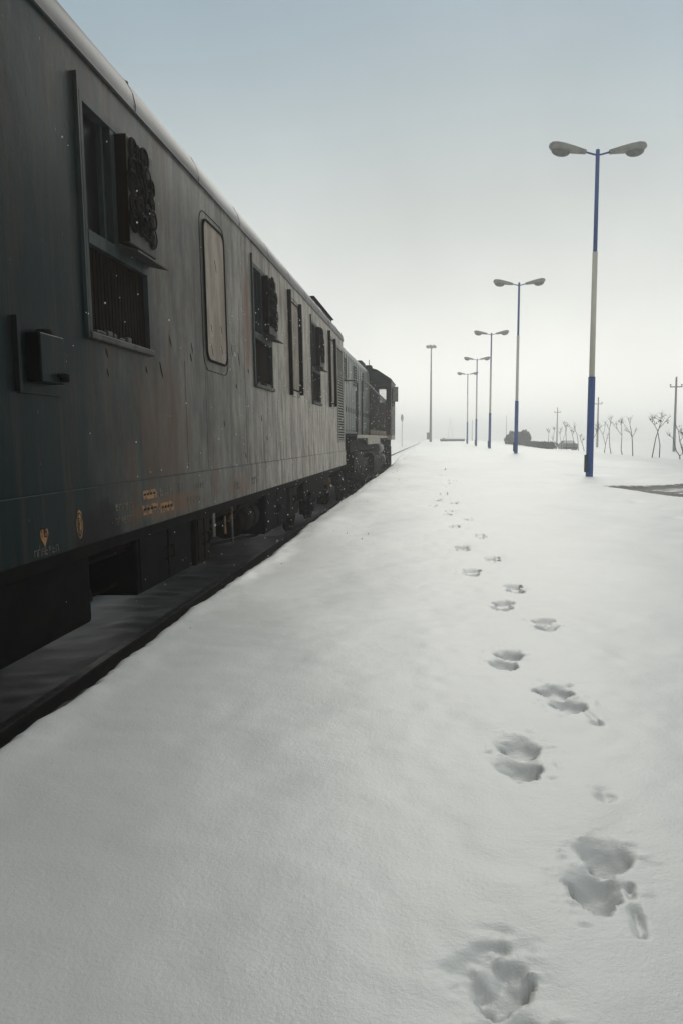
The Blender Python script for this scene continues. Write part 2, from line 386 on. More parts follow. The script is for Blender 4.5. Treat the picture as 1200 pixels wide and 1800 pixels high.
while y < 1300: rows.append(y); y *= 1.035
cols = [-420, -300, -200, -130, -85, -55, -38, -27, -20, -15, -11.5, -9, -7.5, -6.5]
x = -6.0
while x < -1.84: cols.append(x); x += .13
cols += [-1.80, -1.74, -1.70, -1.665, -1.63, -1.60, -1.575, -1.555, -1.54, -1.525, -1.512, -1.50, -1.488, -1.474, -1.458, -1.44, -1.42, -1.395, -1.365, -1.33, -1.29, -1.24, -1.18, -1.11, -1.03]
x = -.94
while x < -.12: cols.append(x); x += .05
while x < .92: cols.append(x); x += .0092
while x < 1.4: cols.append(x); x += .04
while x < 7.5: cols.append(x); x += .09
while x < 17: cols.append(x); x += .3
while x < 700: cols.append(x); x += (x-14)*.22
rows = np.array(rows); cols = np.array(cols)
X, Y = np.meshgrid(cols, rows)
ztop = base_z(np.maximum(X, -1.44), Y)
und = .048*vnoise(X*.45+3, Y*.30, 1) + .016*vnoise(X*1.3, Y*.9+5, 2) + .005*vnoise(X*4, Y*3, 3) + .0022*vnoise(X*13, Y*11, 4)
plat = sm(-1.50, -1.30, X)
z = np.where(X > -1.46, ztop, 0)
# platform edge: rounded, ragged lip with a shaded drop to the track bed
e = (X + 1.44)
lip = ztop - .055*np.clip(-e/.07, 0, 1)**2
wallz = ztop - .055 - (e < -.07)*0
drop = np.clip((-e-.07)/.09, 0, 1)
zt = RZ - .14 + .35*sm(-6.5, -14, X) + .02*vnoise(X*2, Y*1.5, 6) + .012*vnoise(X*7, Y*6, 8)
z = np.where(e > 0, ztop, np.where(e > -.07, lip, (ztop-.055)*(1-drop) + zt*drop))
z = z + und*sm(-1.60, -1.25, X)*np.where(X > 13, .4, 1) + .25*vnoise(X*.06, Y*.04, 12)*sm(16, 40, np.abs(X))
z += prints(X, Y)
# ragged edge: shift the lip columns sideways
k = np.exp(-((X+1.5)/.16)**2)
X2 = X + k*(.022*vnoise(Y*.6, Y*0, 21) + .010*vnoise(Y*3.3, Y*0+4, 22) + .010*vnoise(Y*9, z*4+9, 23) + .009*vnoise(Y*25, z*12, 24))
z += np.exp(-((X+1.40)/.10)**2)*(.006*vnoise(Y*1.5, X*6, 31) + .004*vnoise(Y*7, X*9, 32))
# blown-free asphalt on the right, then a dark strip by the slope edge
b = np.zeros_like(X)
def patch(x, y, pts):
    v = np.full(x.shape, 1e9)
    n = len(pts)
    for i in range(n):
        ax, ay = pts[i]; bx, by = pts[(i+1)%n]
        L = math.hypot(bx-ax, by-ay); v = np.minimum(v, ((by-ay)*(x-ax) - (bx-ax)*(y-ay))/-L)
    return v
dP = patch(X, Y, [(3.62, 17.2), (4.25, 14.2), (5.6, 12.6), (9.5, 12.8), (9.8, 18.8), (6.2, 18.9), (4.6, 18.2)])
edge_dist = np.clip(dP, -3, 3)
inner = 1.05*sm(-.30, .22, dP)*(1 - .30*sm(.55, 1.0, dP)) + .22*vnoise(X*.6, Y*3.2, 41)*sm(-.2, .3, dP)
b = np.maximum(b, inner)
dS = np.exp(-((X-13.1)/.45)**4)*sm(36, 40, Y)*(1-sm(47, 52, Y))*.8
b = np.maximum(b, dS)
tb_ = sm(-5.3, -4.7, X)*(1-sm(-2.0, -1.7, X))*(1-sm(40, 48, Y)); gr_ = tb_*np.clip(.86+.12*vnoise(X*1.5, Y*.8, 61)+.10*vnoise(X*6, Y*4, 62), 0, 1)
z -= .05*sm(-.1, .3, dP)
dh = np.hypot((X-4.5)/1.0, (Y-23.5)/.9); z -= .05*np.exp(-(dh/.55)**4)
nr, nc = X.shape
verts = np.stack([X2, Y, z], -1).reshape(-1, 3).astype(np.float32)
i0 = (np.arange(nr-1)[:, None]*nc + np.arange(nc-1)[None, :]).ravel()
quads = np.stack([i0, i0+1, i0+nc+1, i0+nc], 1).astype(np.int32)
me = bpy.data.meshes.new('snow_ground')
me.vertices.add(len(verts)); me.vertices.foreach_set('co', verts.ravel())
me.loops.add(quads.size); me.loops.foreach_set('vertex_index', quads.ravel())
me.polygons.add(len(quads)); me.polygons.foreach_set('loop_start', np.arange(0, quads.size, 4, dtype=np.int32))
me.update(calc_edges=True)
me.polygons.foreach_set('use_smooth', np.ones(len(quads), bool))
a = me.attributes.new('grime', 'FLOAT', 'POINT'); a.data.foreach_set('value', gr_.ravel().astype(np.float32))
a = me.attributes.new('bare', 'FLOAT', 'POINT'); a.data.foreach_set('value', b.ravel().astype(np.float32))
me.materials.append(M['snow'])
gnd = bpy.data.objects.new('snow_ground', me); COL.objects.link(gnd); tag(gnd, kind='structure')

# ------------------------------------------------------------------ rails
rp = [(-.072, -.16), (.072, -.16), (.072, -.145), (.012, -.12), (.012, -.04), (.036, -.032), (.036, -.004), (.030, 0), (-.030, 0), (-.036, -.004), (-.036, -.032), (-.012, -.04), (-.012, -.12), (-.072, -.145)]
for gx, lab in ((.83, 'rusty running rail nearest the platform edge, partly under the train'), (-.83, 'running rail on the far side of the train away from the platform')):
    q = MB(); q.prism([(a_*1.15, b_*1.15) for a_, b_ in rp], 'y', -12, 320); r = q.build('rail', M['railside'])
    r.location = (TX+gx, 0, RZ); tag(r, lab, 'rail', 'rails of the track beside the platform')
    q = MB(); q.box(-.034, .034, -12, 320, .0015, .004); h_ = q.build('rail_head', M['steel'], r)

# ------------------------------------------------------------------ running gear shared by both vehicles
def make_bogie(root, yc, axles, r, u=1.0, mat=M['dark'], wtop=.98):
    q = MB()
    y0, y1 = yc+min(axles)-.62, yc+max(axles)+.62
    for s in (-1, 1):
        prof = [(y0, wtop-.12), (y0+.15, wtop-.02), (y1-.15, wtop-.02), (y1, wtop-.12), (y1, wtop-.34), (y1-.22, wtop-.40)]
        for k, ax in enumerate(sorted(axles, reverse=True)):
            yy = yc+ax
            prof += [(yy+.34, wtop-.44), (yy+.22, wtop-.26), (yy-.22, wtop-.26), (yy-.34, wtop-.44)]
        prof += [(y0+.22, wtop-.40), (y0, wtop-.34)]
        q.prism([(a_, b_) for a_, b_ in prof], 'x', s*(u+.04), s*(u+.16))
    q.box(-u-.04, u+.04, yc-.22, yc+.22, wtop-.4, wtop-.1, .02)
    q.box(-u-.04, u+.04, y0+.02, y0+.14, wtop-.32, wtop-.14); q.box(-u-.04, u+.04, y1-.14, y1-.02, wtop-.32, wtop-.14)
    b_ = q.build('bogie', mat, root)
    for ax in axles:
        yy = yc+ax
        for s in (-1, 1):
            q = MB(); x0 = s*.755
            q.tube([(x0-s*.06, yy, r), (x0-s*.055, yy, r), (x0-s*.02, yy, r), (x0+s*.06, yy, r)], [r*.55, r+.03, r+.002, r-.004], 32)
            q.tube([(x0+s*.058, yy, r), (x0+s*.075, yy, r)], [r-.09, r-.09], 32)
            q.cyl((x0+s*.05, yy, r), (x0+s*.17, yy, r), .11, 16)
            if s > 0: q.cyl((-x0, yy, r), (x0, yy, r), .08, 12)
            q.build('wheel', M['rusty'], b_)
            q = MB(); q.box(s*(u-.02), s*(u+.2), yy-.15, yy+.15, r-.15, r+.16, .025); q.cyl((s*(u+.19), yy, r), (s*(u+.24), yy, r), .10, 16)
            q.build('axle_box', M['dark'], b_)
            for d in (-.25, .25):
                q = MB(); pts = [(s*(u+.09)+.065*math.cos(k*.7), yy+d+.065*math.sin(k*.7), r-.12+k*.0068) for k in range(46)]
                q.tube(pts, .014, 5); q.build('spring', M['rusty'], b_)
    return b_

# ------------------------------------------------------------------ the rail car
AL = .019
car = empty('rail_car', (TX, 0, RZ), (0, -AL, 0))
tag(car, 'dark teal rail car with rust streaks, fan boxes on its windows and a louvred end', 'rail car')
U = 1.46; CY0, CY1 = -2.0, 18.95; W0, W1 = 1.15, 4.05
wins = [4.66, 9.24, 13.80]; WW = 1.07
holes = [(y_, y_+WW, 2.40, 3.79) for y_ in wins]
q = MB()
ys = sorted({CY0, CY1, *[h_[0] for h_ in holes], *[h_[1] for h_ in holes]}); zs = [W0, 2.40, 3.79, W1]
for ya, yb in zip(ys, ys[1:]):
    for za, zb in zip(zs, zs[1:]):
        if any(abs(ya-h_[0]) < 1e-6 and za == 2.40 for h_ in holes): continue
        q.quad((U, ya, za), (U, yb, za), (U, yb, zb), (U, ya, zb))
for (ya, yb, za, zb) in holes:
    d = U-.10
    q.quad((U, ya, za), (d, ya, za), (d, ya, zb), (U, ya, zb)); q.quad((U, yb, za), (U, yb, zb), (d, yb, zb), (d, yb, za))
    q.quad((U, ya, za), (U, yb, za), (d, yb, za), (d, ya, za)); q.quad((U, ya, zb), (d, ya, zb), (d, yb, zb), (U, yb, zb))
    q.quad((d, ya, za), (d, yb, za), (d, yb, zb), (d, ya, zb))
q.quad((-U, CY0, W0), (-U, CY0, W1), (-U, CY1, W1), (-U, CY1, W0))
q.quad((-U, CY0, W0), (U, CY0, W0), (U, CY0, W1), (-U, CY0, W1)); q.quad((-U, CY1, W0), (-U, CY1, W1), (U, CY1, W1), (U, CY1, W0))
q.quad((-U, CY0, W0), (-U, CY1, W0), (U, CY1, W0), (U, CY0, W0))
bmesh.ops.remove_doubles(q.bm, verts=q.bm.verts[:], dist=1e-4)
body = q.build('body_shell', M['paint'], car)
# roof: cornice radius then a flat arch, snow-dusted
half = [(1.475, 4.03), (1.478, 4.07), (1.46, 4.15), (1.415, 4.235), (1.35, 4.30), (1.25, 4.355), (1.08, 4.42), (.8, 4.49), (.4, 4.55), (0, 4.57)]
prof = half + [(-a_, b_) for a_, b_ in half[-2::-1]]
q = MB()
yrs = np.arange(CY0-.02, CY1+.05, .5)
ringsv = [[q.bm.verts.new((a_+.004*vnoise(yy*2, i, 3), yy, b_+.006*vnoise(yy*2+9, i*.7, 4))) for i, (a_, b_) in enumerate(prof)] for yy in yrs]
for A, B in zip(ringsv, ringsv[1:]):
    for k in range(len(prof)-1): q.bm.faces.new((A[k], A[k+1], B[k+1], B[k])).smooth = True
q.bm.faces.new(ringsv[0]); q.bm.faces.new(ringsv[-1][::-1])
roof = q.build('roof', M['roof'], car)
q = MB()
for yy in np.arange(1.0, 18.5, 1.53): q.tube([(a_*1.0, yy, b_-.003) for a_, b_ in half], .005, 5)
q.build_split('roof_seam', M['roof'], roof)
q = MB(); q.cyl((1.20, 6.12, 4.36), (1.20, 6.12, 4.43), .018, 8); q.cyl((1.20, 6.12, 4.43), (1.20, 6.12, 4.47), .035, 10); q.build('roof_vent', M['black'], roof)
q = MB(); q.box(.55, 1.25, 15.6, 18.6, 4.40, 4.485, .015); q.box(.5, 1.29, 15.55, 18.65, 4.485, 4.505); q.build('roof_hatch', M['dark'], roof)
q = MB(); q.box(U-.01, U+.016, CY0, CY1, 4.022, 4.036); q.build('gutter', M['roof'], car)
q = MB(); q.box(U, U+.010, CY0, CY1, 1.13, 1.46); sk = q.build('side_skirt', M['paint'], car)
q = MB(); q.box(U, U+.0125, CY0, CY1, 1.460, 1.4645); q.build('seam_strip', M['frame'], sk)
# faint welded cover strips on the side sheets
q = MB()
for yy, wa, wb in ((6.55, 1.48, 2.4), (7.16, 1.48, 2.43), (8.75, 1.48, 4.0), (11.2, 1.48, 4.0), (13.3, 1.48, 4.0), (15.6, 1.48, 4.0)): q.box(U, U+.0018, yy, yy+.03, wa, wb)
q.build_split('weld_strip', M['paint'], car)

def make_window(y0):
    y1 = y0+WW
    q = MB()                                   # frame with drip bar, mullion and mid rail
    q.box(U-.10, U+.015, y0, y0+.035, 2.40, 3.79); q.box(U-.09, U+.012, y1-.03, y1, 2.40, 3.79)
    q.box(U-.09, U+.012, y0+.036, y1-.031, 3.745, 3.79); q.box(U-.09, U+.018, y0+.036, y1-.031, 2.925, 3.005)
    q.box(U-.08, U+.008, y0+.46, y0+.53, 3.006, 3.744)
    q.box(U-.07, U-.03, y0+.40, y0+.43, 3.006, 3.744)
    q.box(U, U+.022, y0-.042, y0-.022, 2.36, 3.88)
    q.box(U+.001, U+.012, y0-.019, y0-.001, 2.38, 3.82)
    f = q.build('window', M['frame'], car)
    q = MB(); q.box(U-.075, U-.065, y0+.036, y1-.031, 3.006, 3.744); q.build('pane', M['glass'], f)
    q = MB(); q.box(U-.085, U-.022, y0+.036, y1-.031, 2.40, 2.924)
    n = 17
    for k in range(n):
        yy = y0+.05+k*(WW-.13)/n; q.box(U-.0215, U-.018, yy, yy+.040, 2.405, 2.92)
    q.build('lower_slats', M['brown'], f)
    q = MB()
    q.box(U-.08, U+.035, y0-.015, y1+.015, 2.355, 2.398, .008)
    for k in range(9):
        yy = y0+random.uniform(.02, WW-.1); q.box(U-.05, U+.03, yy, yy+random.uniform(.04, .1), 2.398, 2.398+random.uniform(.012, .035), .006)
    q.build('sill', M['fan'], f)
    # air fan box hung in the right half of the opening
    a_, b_ = y0+.54, y1-.02
    q = MB(); q.box(U-.05, U+.085, a_, b_, 3.04, 3.74, .008); fb = q.build('fan_box', M['fan'], f)
    q = MB(); q.box(U-.04, U+.083, a_-.006, a_-.001, 3.05, 3.73); q.build('fan_box_side', M['brown'], f)
    q = MB()                                   # ornate cast grille, scalloped outline, bent and rusted
    gr = random.Random(int(y0*10))
    gy0 = a_+.075
    for i in range(4):
        for j in range(5):
            rr = gr.uniform(.052, .078)
            cy, cz = gy0+i*.112+gr.uniform(-.02, .02), 3.20+j*.115+gr.uniform(-.02, .02) - (.02 if i == 3 else 0)
            if (i == 3 and j == 4) or (i == 0 and j == 0 and gr.random() < .5): continue
            x_ = U+.092+gr.uniform(0, .018)
            q.torus((x_, cy, cz), rr, gr.uniform(.005, .008), 'x', 16, 5)
            n_, sg, ph = gr.randint(7, 12), gr.choice((-1, 1)), gr.uniform(0, 6)
            q.tube([(x_+.004, cy + (rr-.0065*k)*math.cos(sg*k*.62+ph), cz + (rr-.0065*k)*math.sin(sg*k*.62+ph)) for k in range(n_)], .005, 5)
            q.cyl((U+.0855+.0004*(i+4*j), cy, cz), (U+.0865+.0004*(i+4*j), cy, cz), rr*1.12, 14)
    q.build('scroll_grille', M['scroll'], f)
    q = MB(); q.prism([(U+.0, 3.035), (U+.15, 2.985), (U+.15, 2.972), (U+.0, 3.007)], 'y', y0+.50, y1+.05); q.build('ledge', M['fan'], f)
    return f
for i, y_ in enumerate(wins): make_window(y_)
def blank_panel(y0, y1, w0, w1, bars):
    o1 = rrect(y0, y1, w0, w1, .11); o2 = rrect(y0+.018, y1-.018, w0+.018, w1-.018, .095)
    q = MB(); q.ring(o1, o2, U, U+.016); f = q.build('blanked_window', M['black'], car)
    q = MB(); q.prism(o2, 'x', U+.001, U+.007); q.build('blanking_plate', M['beige'], f)
    q = MB(); q.ring(rrect(y0-.09, y1+.05, w0-.09, w1+.06, .15), rrect(y0-.085, y1+.045, w0-.085, w1+.055, .145), U, U+.004); q.build('outer_bead', M['black'], f)
    if bars:
        q = MB(); q.box(U, U+.05, y0-.14, y0-.08, w0-.08, w1+.12); q.box(U, U+.05, y1+.06, y1+.12, w0-.04, w1+.06); q.build_split('drip_bar', M['dark'], f)
    q = MB()
    for _ in range(5):
        yy, ww = random.uniform(y0+.1, y1-.15), random.uniform(w0+.1, w1-.2); l_ = random.uniform(.03, .12)
        q.prism([(yy, ww), (yy+.012, ww+.004), (yy+.012+l_*.5, ww-l_), (yy+l_*.5, ww-l_+.004)], 'x', U+.0072, U+.0085)
    q.build_split('paint_chip', M['dark'], f)
blank_panel(7.22, 7.96, 2.47, 3.76, False)
blank_panel(11.72, 12.46, 2.47, 3.78, True)
blank_panel(16.30, 17.00, 2.47, 3.80, True)
# dark chips and gouges on the side
q = MB()
for px, py, l_, w_ in ((300, 600, .09, .022), (284, 650, .12, .02), (420, 630, .14, .02), (437, 652, .06, .03), (416, 679, .05, .03), (460, 735, .08, .025), (338, 612, .09, .018), (336, 628, .07, .02), (408, 615, .12, .015), (258, 650, .05, .014), (188, 620, .06, .012), (190, 655, .05, .012), (470, 770, .06, .03), (395, 745, .06, .02), (433, 800, .06, .025)):
    d = ray(px, py)
    lu = Vector((math.cos(AL), 0, math.sin(AL))); lw = Vector((-math.sin(AL), 0, math.cos(AL))); O = Vector((TX, 0, RZ)); C = Vector((0, 0, H))
    tt = (U+.002-(C-O).dot(lu))/d.dot(lu); P = C+d*tt-O; yy, ww = P.y, P.dot(lw)
    n = 7; pts = [(yy+l_*.5*(k/n-.5)+w_*random.uniform(-.5, .5)*.5 + w_*.5*math.sin(math.pi*k/n), ww-l_*(k/n-.5)) for k in range(n+1)]
    pts += [(yy+l_*.5*(k/n-.5)-w_*.5*math.sin(math.pi*k/n), ww-l_*(k/n-.5)-.002) for k in range(n-1, 0, -1)]
    q.prism(pts, 'x', U+.001, U+.0025)
q.build_split('gouge', M['black'], car)
def side_pt(px, py, u):
    d = ray(px, py); lu = Vector((math.cos(AL), 0, math.sin(AL))); lw = Vector((-math.sin(AL), 0, math.cos(AL)))
    O = Vector((TX, 0, RZ)); C = Vector((0, 0, H)); tt = (u-(C-O).dot(lu))/d.dot(lu); P = C+d*tt-O
    return P.y, P.dot(lw)
# louvred end
q = MB(); ly0, ly1, lz0, lz1 = 17.52, 18.72, 1.66, 3.80
q.box(U, U+.016, ly0, ly0+.07, lz0, lz1); q.box(U, U+.016, ly1-.09, ly1, lz0, lz1)
q.box(U, U+.015, ly0+.071, ly1-.091, lz1-.05, lz1); q.box(U, U+.015, ly0+.071, ly1-.091, lz0, lz0+.05)
lf = q.build('louvre', M['cream'], car)
q = MB(); q.box(U+.001, U+.004, ly0+.071, ly1-.091, lz0+.051, lz1-.051); q.build('louvre_backing', M['black'], lf)
q = MB(); n = 34
for k in range(n):
    ww = lz0+.07+k*(lz1-lz0-.13)/n
    q.prism([(U+.0045, ww+.026), (U+.006, ww+.028), (U+.014, ww+.008), (U+.014, ww-.002), (U+.0045, ww+.002)], 'y', ly0+.0715, ly1-.0915)
q.build('louvre_slats', M['cream'], lf)
# lineside cabinet with open lid on the near end
q = MB(); q.box(U, U+.075, 3.90, 4.17, 2.045, 2.295, .006); q.box(U, U+.03, 3.76, 3.79, 1.99, 2.36); q.box(U, U+.012, 3.791, 4.25, 1.985, 2.0); cb = q.build('switch_cabinet', M['paint'], car)
q = MB(); q.box(U+.001, U+.072, 3.888, 3.898, 2.05, 2.29); q.build('cabinet_side', M['black'], cb)
q = MB(); q.box(U+.075, U+.11, 4.09, 4.145, 2.055, 2.10, .008); q.cyl((U+.09, 4.05, 2.085), (U+.10, 4.12, 2.085), .010, 8); q.build('latch', M['black'], cb)
q = MB(); q.prism([(3.97, 2.296), (4.08, 2.296), (4.05, 2.325), (3.99, 2.32)], 'x', U+.01, U+.06); q.build('hinge', M['black'], cb)
# stencilled marks along the skirt: heart, oval, plates, two lines of small writing (worn beyond reading)
US = U+.0105
def mark(name, polys, mat, x0=US, x1=US+.0012):
    q = MB()
    for pl in polys: q.prism(pl, 'x', x0, x1)
    return q.build(name, mat, sk)
def ell(cy, cw, a_, b_, n=20): return [(cy+a_*math.cos(2*math.pi*k/n), cw+b_*math.sin(2*math.pi*k/n)) for k in range(n)]
hy, hw = side_pt(78, 943, US)
heart = []
for k in range(24):
    a_ = 2*math.pi*k/24; heart.append((hy+.0042*16*math.sin(a_)**3*.65, hw+.0048*(13*math.cos(a_)-5*math.cos(2*a_)-2*math.cos(3*a_)-math.cos(4*a_))*.75))
hm = mark('heart_mark', [heart], M['ochre'])
def strokes(y0, y1, w0, w1, n, seed, gap=.3):
    rnd = random.Random(seed); ps = []; cw_ = (y1-y0)/n
    for k in range(n):
        a_ = y0+k*cw_; b_ = a_+cw_*(1-gap); th = max(.005, cw_*.16)
        kind = rnd.random(); mw = (w0+w1)/2
        ps.append([(a_, w0), (a_+th, w0), (a_+th, w1), (a_, w1)])
        if kind < .7: ps.append([(a_+th, w1-th), (b_, w1-th), (b_, w1), (a_+th, w1)])
        if kind > .3: ps.append([(a_+th, mw), (b_, mw), (b_, mw+th), (a_+th, mw+th)])
        if kind > .5: ps.append([(a_+th, w0), (b_, w0), (b_, w0+th), (a_+th, w0+th)])
        if kind < .4: ps.append([(b_, w0), (b_+th, w0), (b_+th, w1-th), (b_, w1-th)])
    return ps
mark('mark_lettering', strokes(hy-.03, hy+.035, hw-.005, hw+.045, 2, 3), M['dark'], US+.0014, US+.002)
oy, ow = side_pt(140, 922, US)
mark('oval_mark', [ell(oy, ow, .040, .085)], M['ochre'])
q = MB(); q.ring(ell(oy, ow, .030, .070), ell(oy, ow, .025, .063), US+.0014, US+.002); q.build('oval_outline', M['dark'], sk)
mark('oval_lettering', strokes(oy-.014, oy+.012, ow-.035, ow+.04, 1, 5), M['dark'], US+.0014, US+.002)
for i, (xa, xb, ya_, yb_) in enumerate(((250, 276, 861, 877), (250, 278, 886, 903), (282, 306, 882, 899))):
    y0_, _ = side_pt(xa, (ya_+yb_)/2, US); y1_, _ = side_pt(xb, (ya_+yb_)/2, US); xm = (xa+xb)/2
    _, wt = side_pt(xm, ya_, US); _, wb = side_pt(xm, yb_, US)
    mark('stencil_plate', [[(y0_, wb), (y1_, wb), (y1_, wt), (y0_, wt)]], M['ochre'])
    mark('plate_lettering', strokes(y0_+.03, y1_-.02, wb+.03, wt-.025, 4, 11+i), M['dark'], US+.0014, US+.002)
for i, (xa, xb, ya_, yb_, n) in enumerate(((203, 233, 884, 895, 5), (203, 233, 908, 920, 6), (60, 104, 962, 975, 7), (280, 306, 856, 870, 3), (315, 325, 848, 866, 2), (345, 360, 848, 858, 4), (412, 424, 845, 860, 2), (443, 452, 838, 850, 2), (330, 352, 872, 884, 4))):
    xm = (xa+xb)/2; y0_, _ = side_pt(xa, (ya_+yb_)/2, US); y1_, _ = side_pt(xb, (ya_+yb_)/2, US)
    _, wt = side_pt(xm, ya_, US); _, wb = side_pt(xm, yb_, US)
    mark('stencil_lettering', strokes(y0_, y1_, wb, wt, n, 30+i), M['stencil'])
# underframe
q = MB(); q.box(-1.35, 1.35, CY0+.05, CY1-.05, 1.02, 1.128); q.box(-1.30, -1.2, CY0+.1, CY1-.1, .86, 1.019); q.box(1.0, 1.1, CY0+.1, CY1-.1, .88, 1.019)
q.box(-.3, .3, CY0, CY1, .82, 1.018); q.build('underframe', M['dark'], car)
make_bogie(car, 2.3, (-1.2, 1.1), .46, wtop=.99)
make_bogie(car, 16.3, (-1.2, 1.2), .46, wtop=.99)
q = MB(); q.box(.55, 1.22, 2.6, 5.06, .53, 1.0, .03); q.build('sand_box', M['dark'], car)
def eqbox(y0, y1, w0, w1, u0=.45, u1=1.18, mat='dark', name='equipment_box'):
    q = MB(); q.box(u0, u1, y0, y1, w0, w1-.012, .02); q.box(u1, u1+.012, y0+.05, (y0+y1)/2-.02, w0+.04, w1-.05, .004); q.box(u1, u1+.012, (y0+y1)/2+.02, y1-.05, w0+.04, w1-.05, .004)
    e_ = q.build(name, M[mat], car)
    q = MB()
    for yy in ((y0+y1)/2-.08, (y0+y1)/2+.08): q.tube([(u1+.012, yy, (w0+w1)/2-.05), (u1+.04, yy, (w0+w1)/2-.05), (u1+.04, yy, (w0+w1)/2+.05), (u1+.012, yy, (w0+w1)/2+.05)], .008, 5)
    q.build_split('handle', M['rusty'], e_)
for ya, yb, wa in ((-1.5, 5.0, .35), (6.1, 7.9, .25), (11.7, 14.2, .25)):  # blocks added to keep far-side light from reaching under the car
    q = MB(); q.box(-1.2, -.2, ya, yb, wa, 1.0, .03); q.build('light_blocker', M['dark'], car)
eqbox(6.0, 7.45, .52, 1.02); eqbox(7.6, 8.1, .50, 1.0, mat='rusty'); eqbox(10.9, 12.6, .42, 1.02); eqbox(12.75, 13.6, .48, 1.0, mat='rusty')
q = MB(); q.cyl((.95, 9.6, .72), (.95, 10.7, .72), .20, 20); q.torus((.95, 9.9, .72), .205, .012, 'y'); q.torus((.95, 10.4, .72), .205, .012, 'y'); q.build('air_reservoir', M['rusty'], car)
q = MB(); q.cyl((.6, 8.5, .75), (.6, 9.1, .75), .17, 18); q.cyl((.6, 9.1, .75), (.6, 9.5, .75), .03, 8); q.build('brake_cylinder', M['rusty'], car)
q = MB()
q.tube([(1.12, 5.1, .93), (1.12, 8.2, .93), (1.08, 8.4, .80), (1.08, 9.5, .80), (1.12, 9.7, .95), (1.12, 15, .95)], .022, 8)
q.tube([(1.0, 5.2, .62), (.98, 8.5, .58), (1.02, 11, .40), (1.0, 14.6, .40)], .018, 8)
q.tube([(1.15, 5.05, .98), (1.17, 5.08, .78), (1.15, 5.16, .66), (1.1, 5.3, .63), (1.0, 5.5, .66)], .016, 8)
q.build_split('brake_pipe', M['rusty'], car)
q = MB(); q.box(1.19, 1.205, 8.15, 8.24, .72, .98); q.box(1.19, 1.205, 8.95, 9.0, .55, .98); q.build_split('hanger', M['tank'], car)
q = MB(); q.box(1.2, 1.212, 8.60, 8.66, .70, .90); q.tube([(1.2, 9.0, .95), (1.21, 8.9, .88), (1.2, 8.82, .82)], .014, 6); q.box(1.30, 1.345, 16.9, 16.97, .66, .92); q.build_split('brake_lever', M['ochre'], car)
q = MB(); q.box(-.62, .62, CY1, CY1+.55, 1.25, 3.55, .05); q.build('gangway_bellows', M['black'], car)
for s in (-1, 1):
    q = MB(); q.cyl((s*.87, CY1, 1.06), (s*.87, CY1+.45, 1.06), .09, 14); q.cyl((s*.87, CY1+.45, 1.06), (s*.87, CY1+.5, 1.06), .25, 20); q.build('buffer', M['dark'], car)

# ------------------------------------------------------------------ the locomotive
loco = empty('locomotive', (TX+.08, 20.3, RZ), (0, 0, -.008))
tag(loco, 'pale green hooded diesel locomotive with dark cab and handrails, coupled ahead of the rail car', 'locomotive')
def lp(y): return y-20.3
q = MB(); hh_ = .74
hp = [(hh_, 1.93), (hh_, 4.38), (hh_-.03, 4.50), (hh_-.12, 4.60), (hh_-.28, 4.66), (0, 4.70)]
hp = hp + [(-a_, b_) for a_, b_ in hp[-2::-1]]
q.prism(hp, 'y', lp(21.3), lp(33.0)); hood = q.build('hood', M['hood'], loco)
q = MB()
yy = 21.5
while yy < 32.7:
    q.box(hh_+.001, hh_+.022, lp(yy), lp(yy)+.055, 2.0, 4.36); yy += .62
q.build_split('hood_rib', M['pale'], hood)
yy = 21.6; k = 0
while yy < 32.3:
    q = MB(); q.prism(rrect(lp(yy)+.02, lp(yy)+.50, 2.05, 3.45 if k % 3 else 4.2, .03), 'x', hh_+.001, hh_+.012); d_ = q.build('hood_door', M['hood'], hood)
    q = MB(); q.box(hh_+.012, hh_+.03, lp(yy)+.40, lp(yy)+.43, 2.6, 2.75); q.build('door_handle', M['dark'], hood)
    yy += .62; k += 1
q = MB()
for yy in (23.6, 24.2, 26.7, 27.3, 29.8): 
    for j in range(8): q.box(hh_+.012, hh_+.03, lp(yy), lp(yy)+.42, 3.55+j*.085, 3.59+j*.085)
q.build_split('hood_louvre', M['dark'], hood)
q = MB()
for yy in (24.0, 27.0, 30.3): q.cyl((.1, lp(yy), 4.62), (.1, lp(yy), 4.80), .34, 20)
q.box(.25, .66, lp(30.8), lp(32.2), 4.56, 4.76, .04); q.build_split('roof_fan', M['dark'], hood)
# running boards and sill
q = MB(); q.box(-1.47, 1.47, lp(20.6), lp(37.2), 1.74, 1.84); q.build('running_board', M['dark'], loco)
q = MB(); q.box(1.471, 1.485, lp(20.6), lp(33.0), 1.79, 1.88); q.box(1.471, 1.50, lp(23.6), lp(28.6), 1.60, 1.788); q.build('side_sill', M['pale'], loco)
q = MB(); q.box(-1.3, 1.3, lp(20.6), lp(37.2), 1.42, 1.738); q.box(.55, 1.40, lp(20.6), lp(23.3), .95, 1.41, .03); q.build('frame', M['dark'], loco)
# handrail with balusters
q = MB()
top = [(1.44, lp(22.4), 1.85), (1.44, lp(22.4), 3.35), (1.44, lp(22.5), 3.42), (1.44, lp(25.6), 3.42), (1.44, lp(26.2), 3.38), (1.44, lp(32.9), 3.30)]
q.tube(top, .026, 8); hr = q.build('handrail', M['rail_hand'], loco)
yy = 25.4
while yy < 32.9:
    q = MB(); q.cyl((1.44, lp(yy), 1.90), (1.44, lp(yy), 3.33), .018, 6); q.build('baluster', M['rail_hand'], hr)
    q = MB(); q.cyl((1.44, lp(yy), 1.842), (1.44, lp(yy), 2.06), .026, 6); q.build('baluster_foot', M['pale'], hr)
    yy += .55
q = MB(); q.tube([(1.45, lp(21.0), 1.3), (1.45, lp(21.0), 3.2), (1.40, lp(21.1), 3.3), (.9, lp(21.1), 3.3)], .02, 6); q.tube([(1.45, lp(20.7), 1.3), (1.45, lp(20.7), 3.0)], .02, 6); q.build_split('grab_rail', M['rail_hand'], loco)
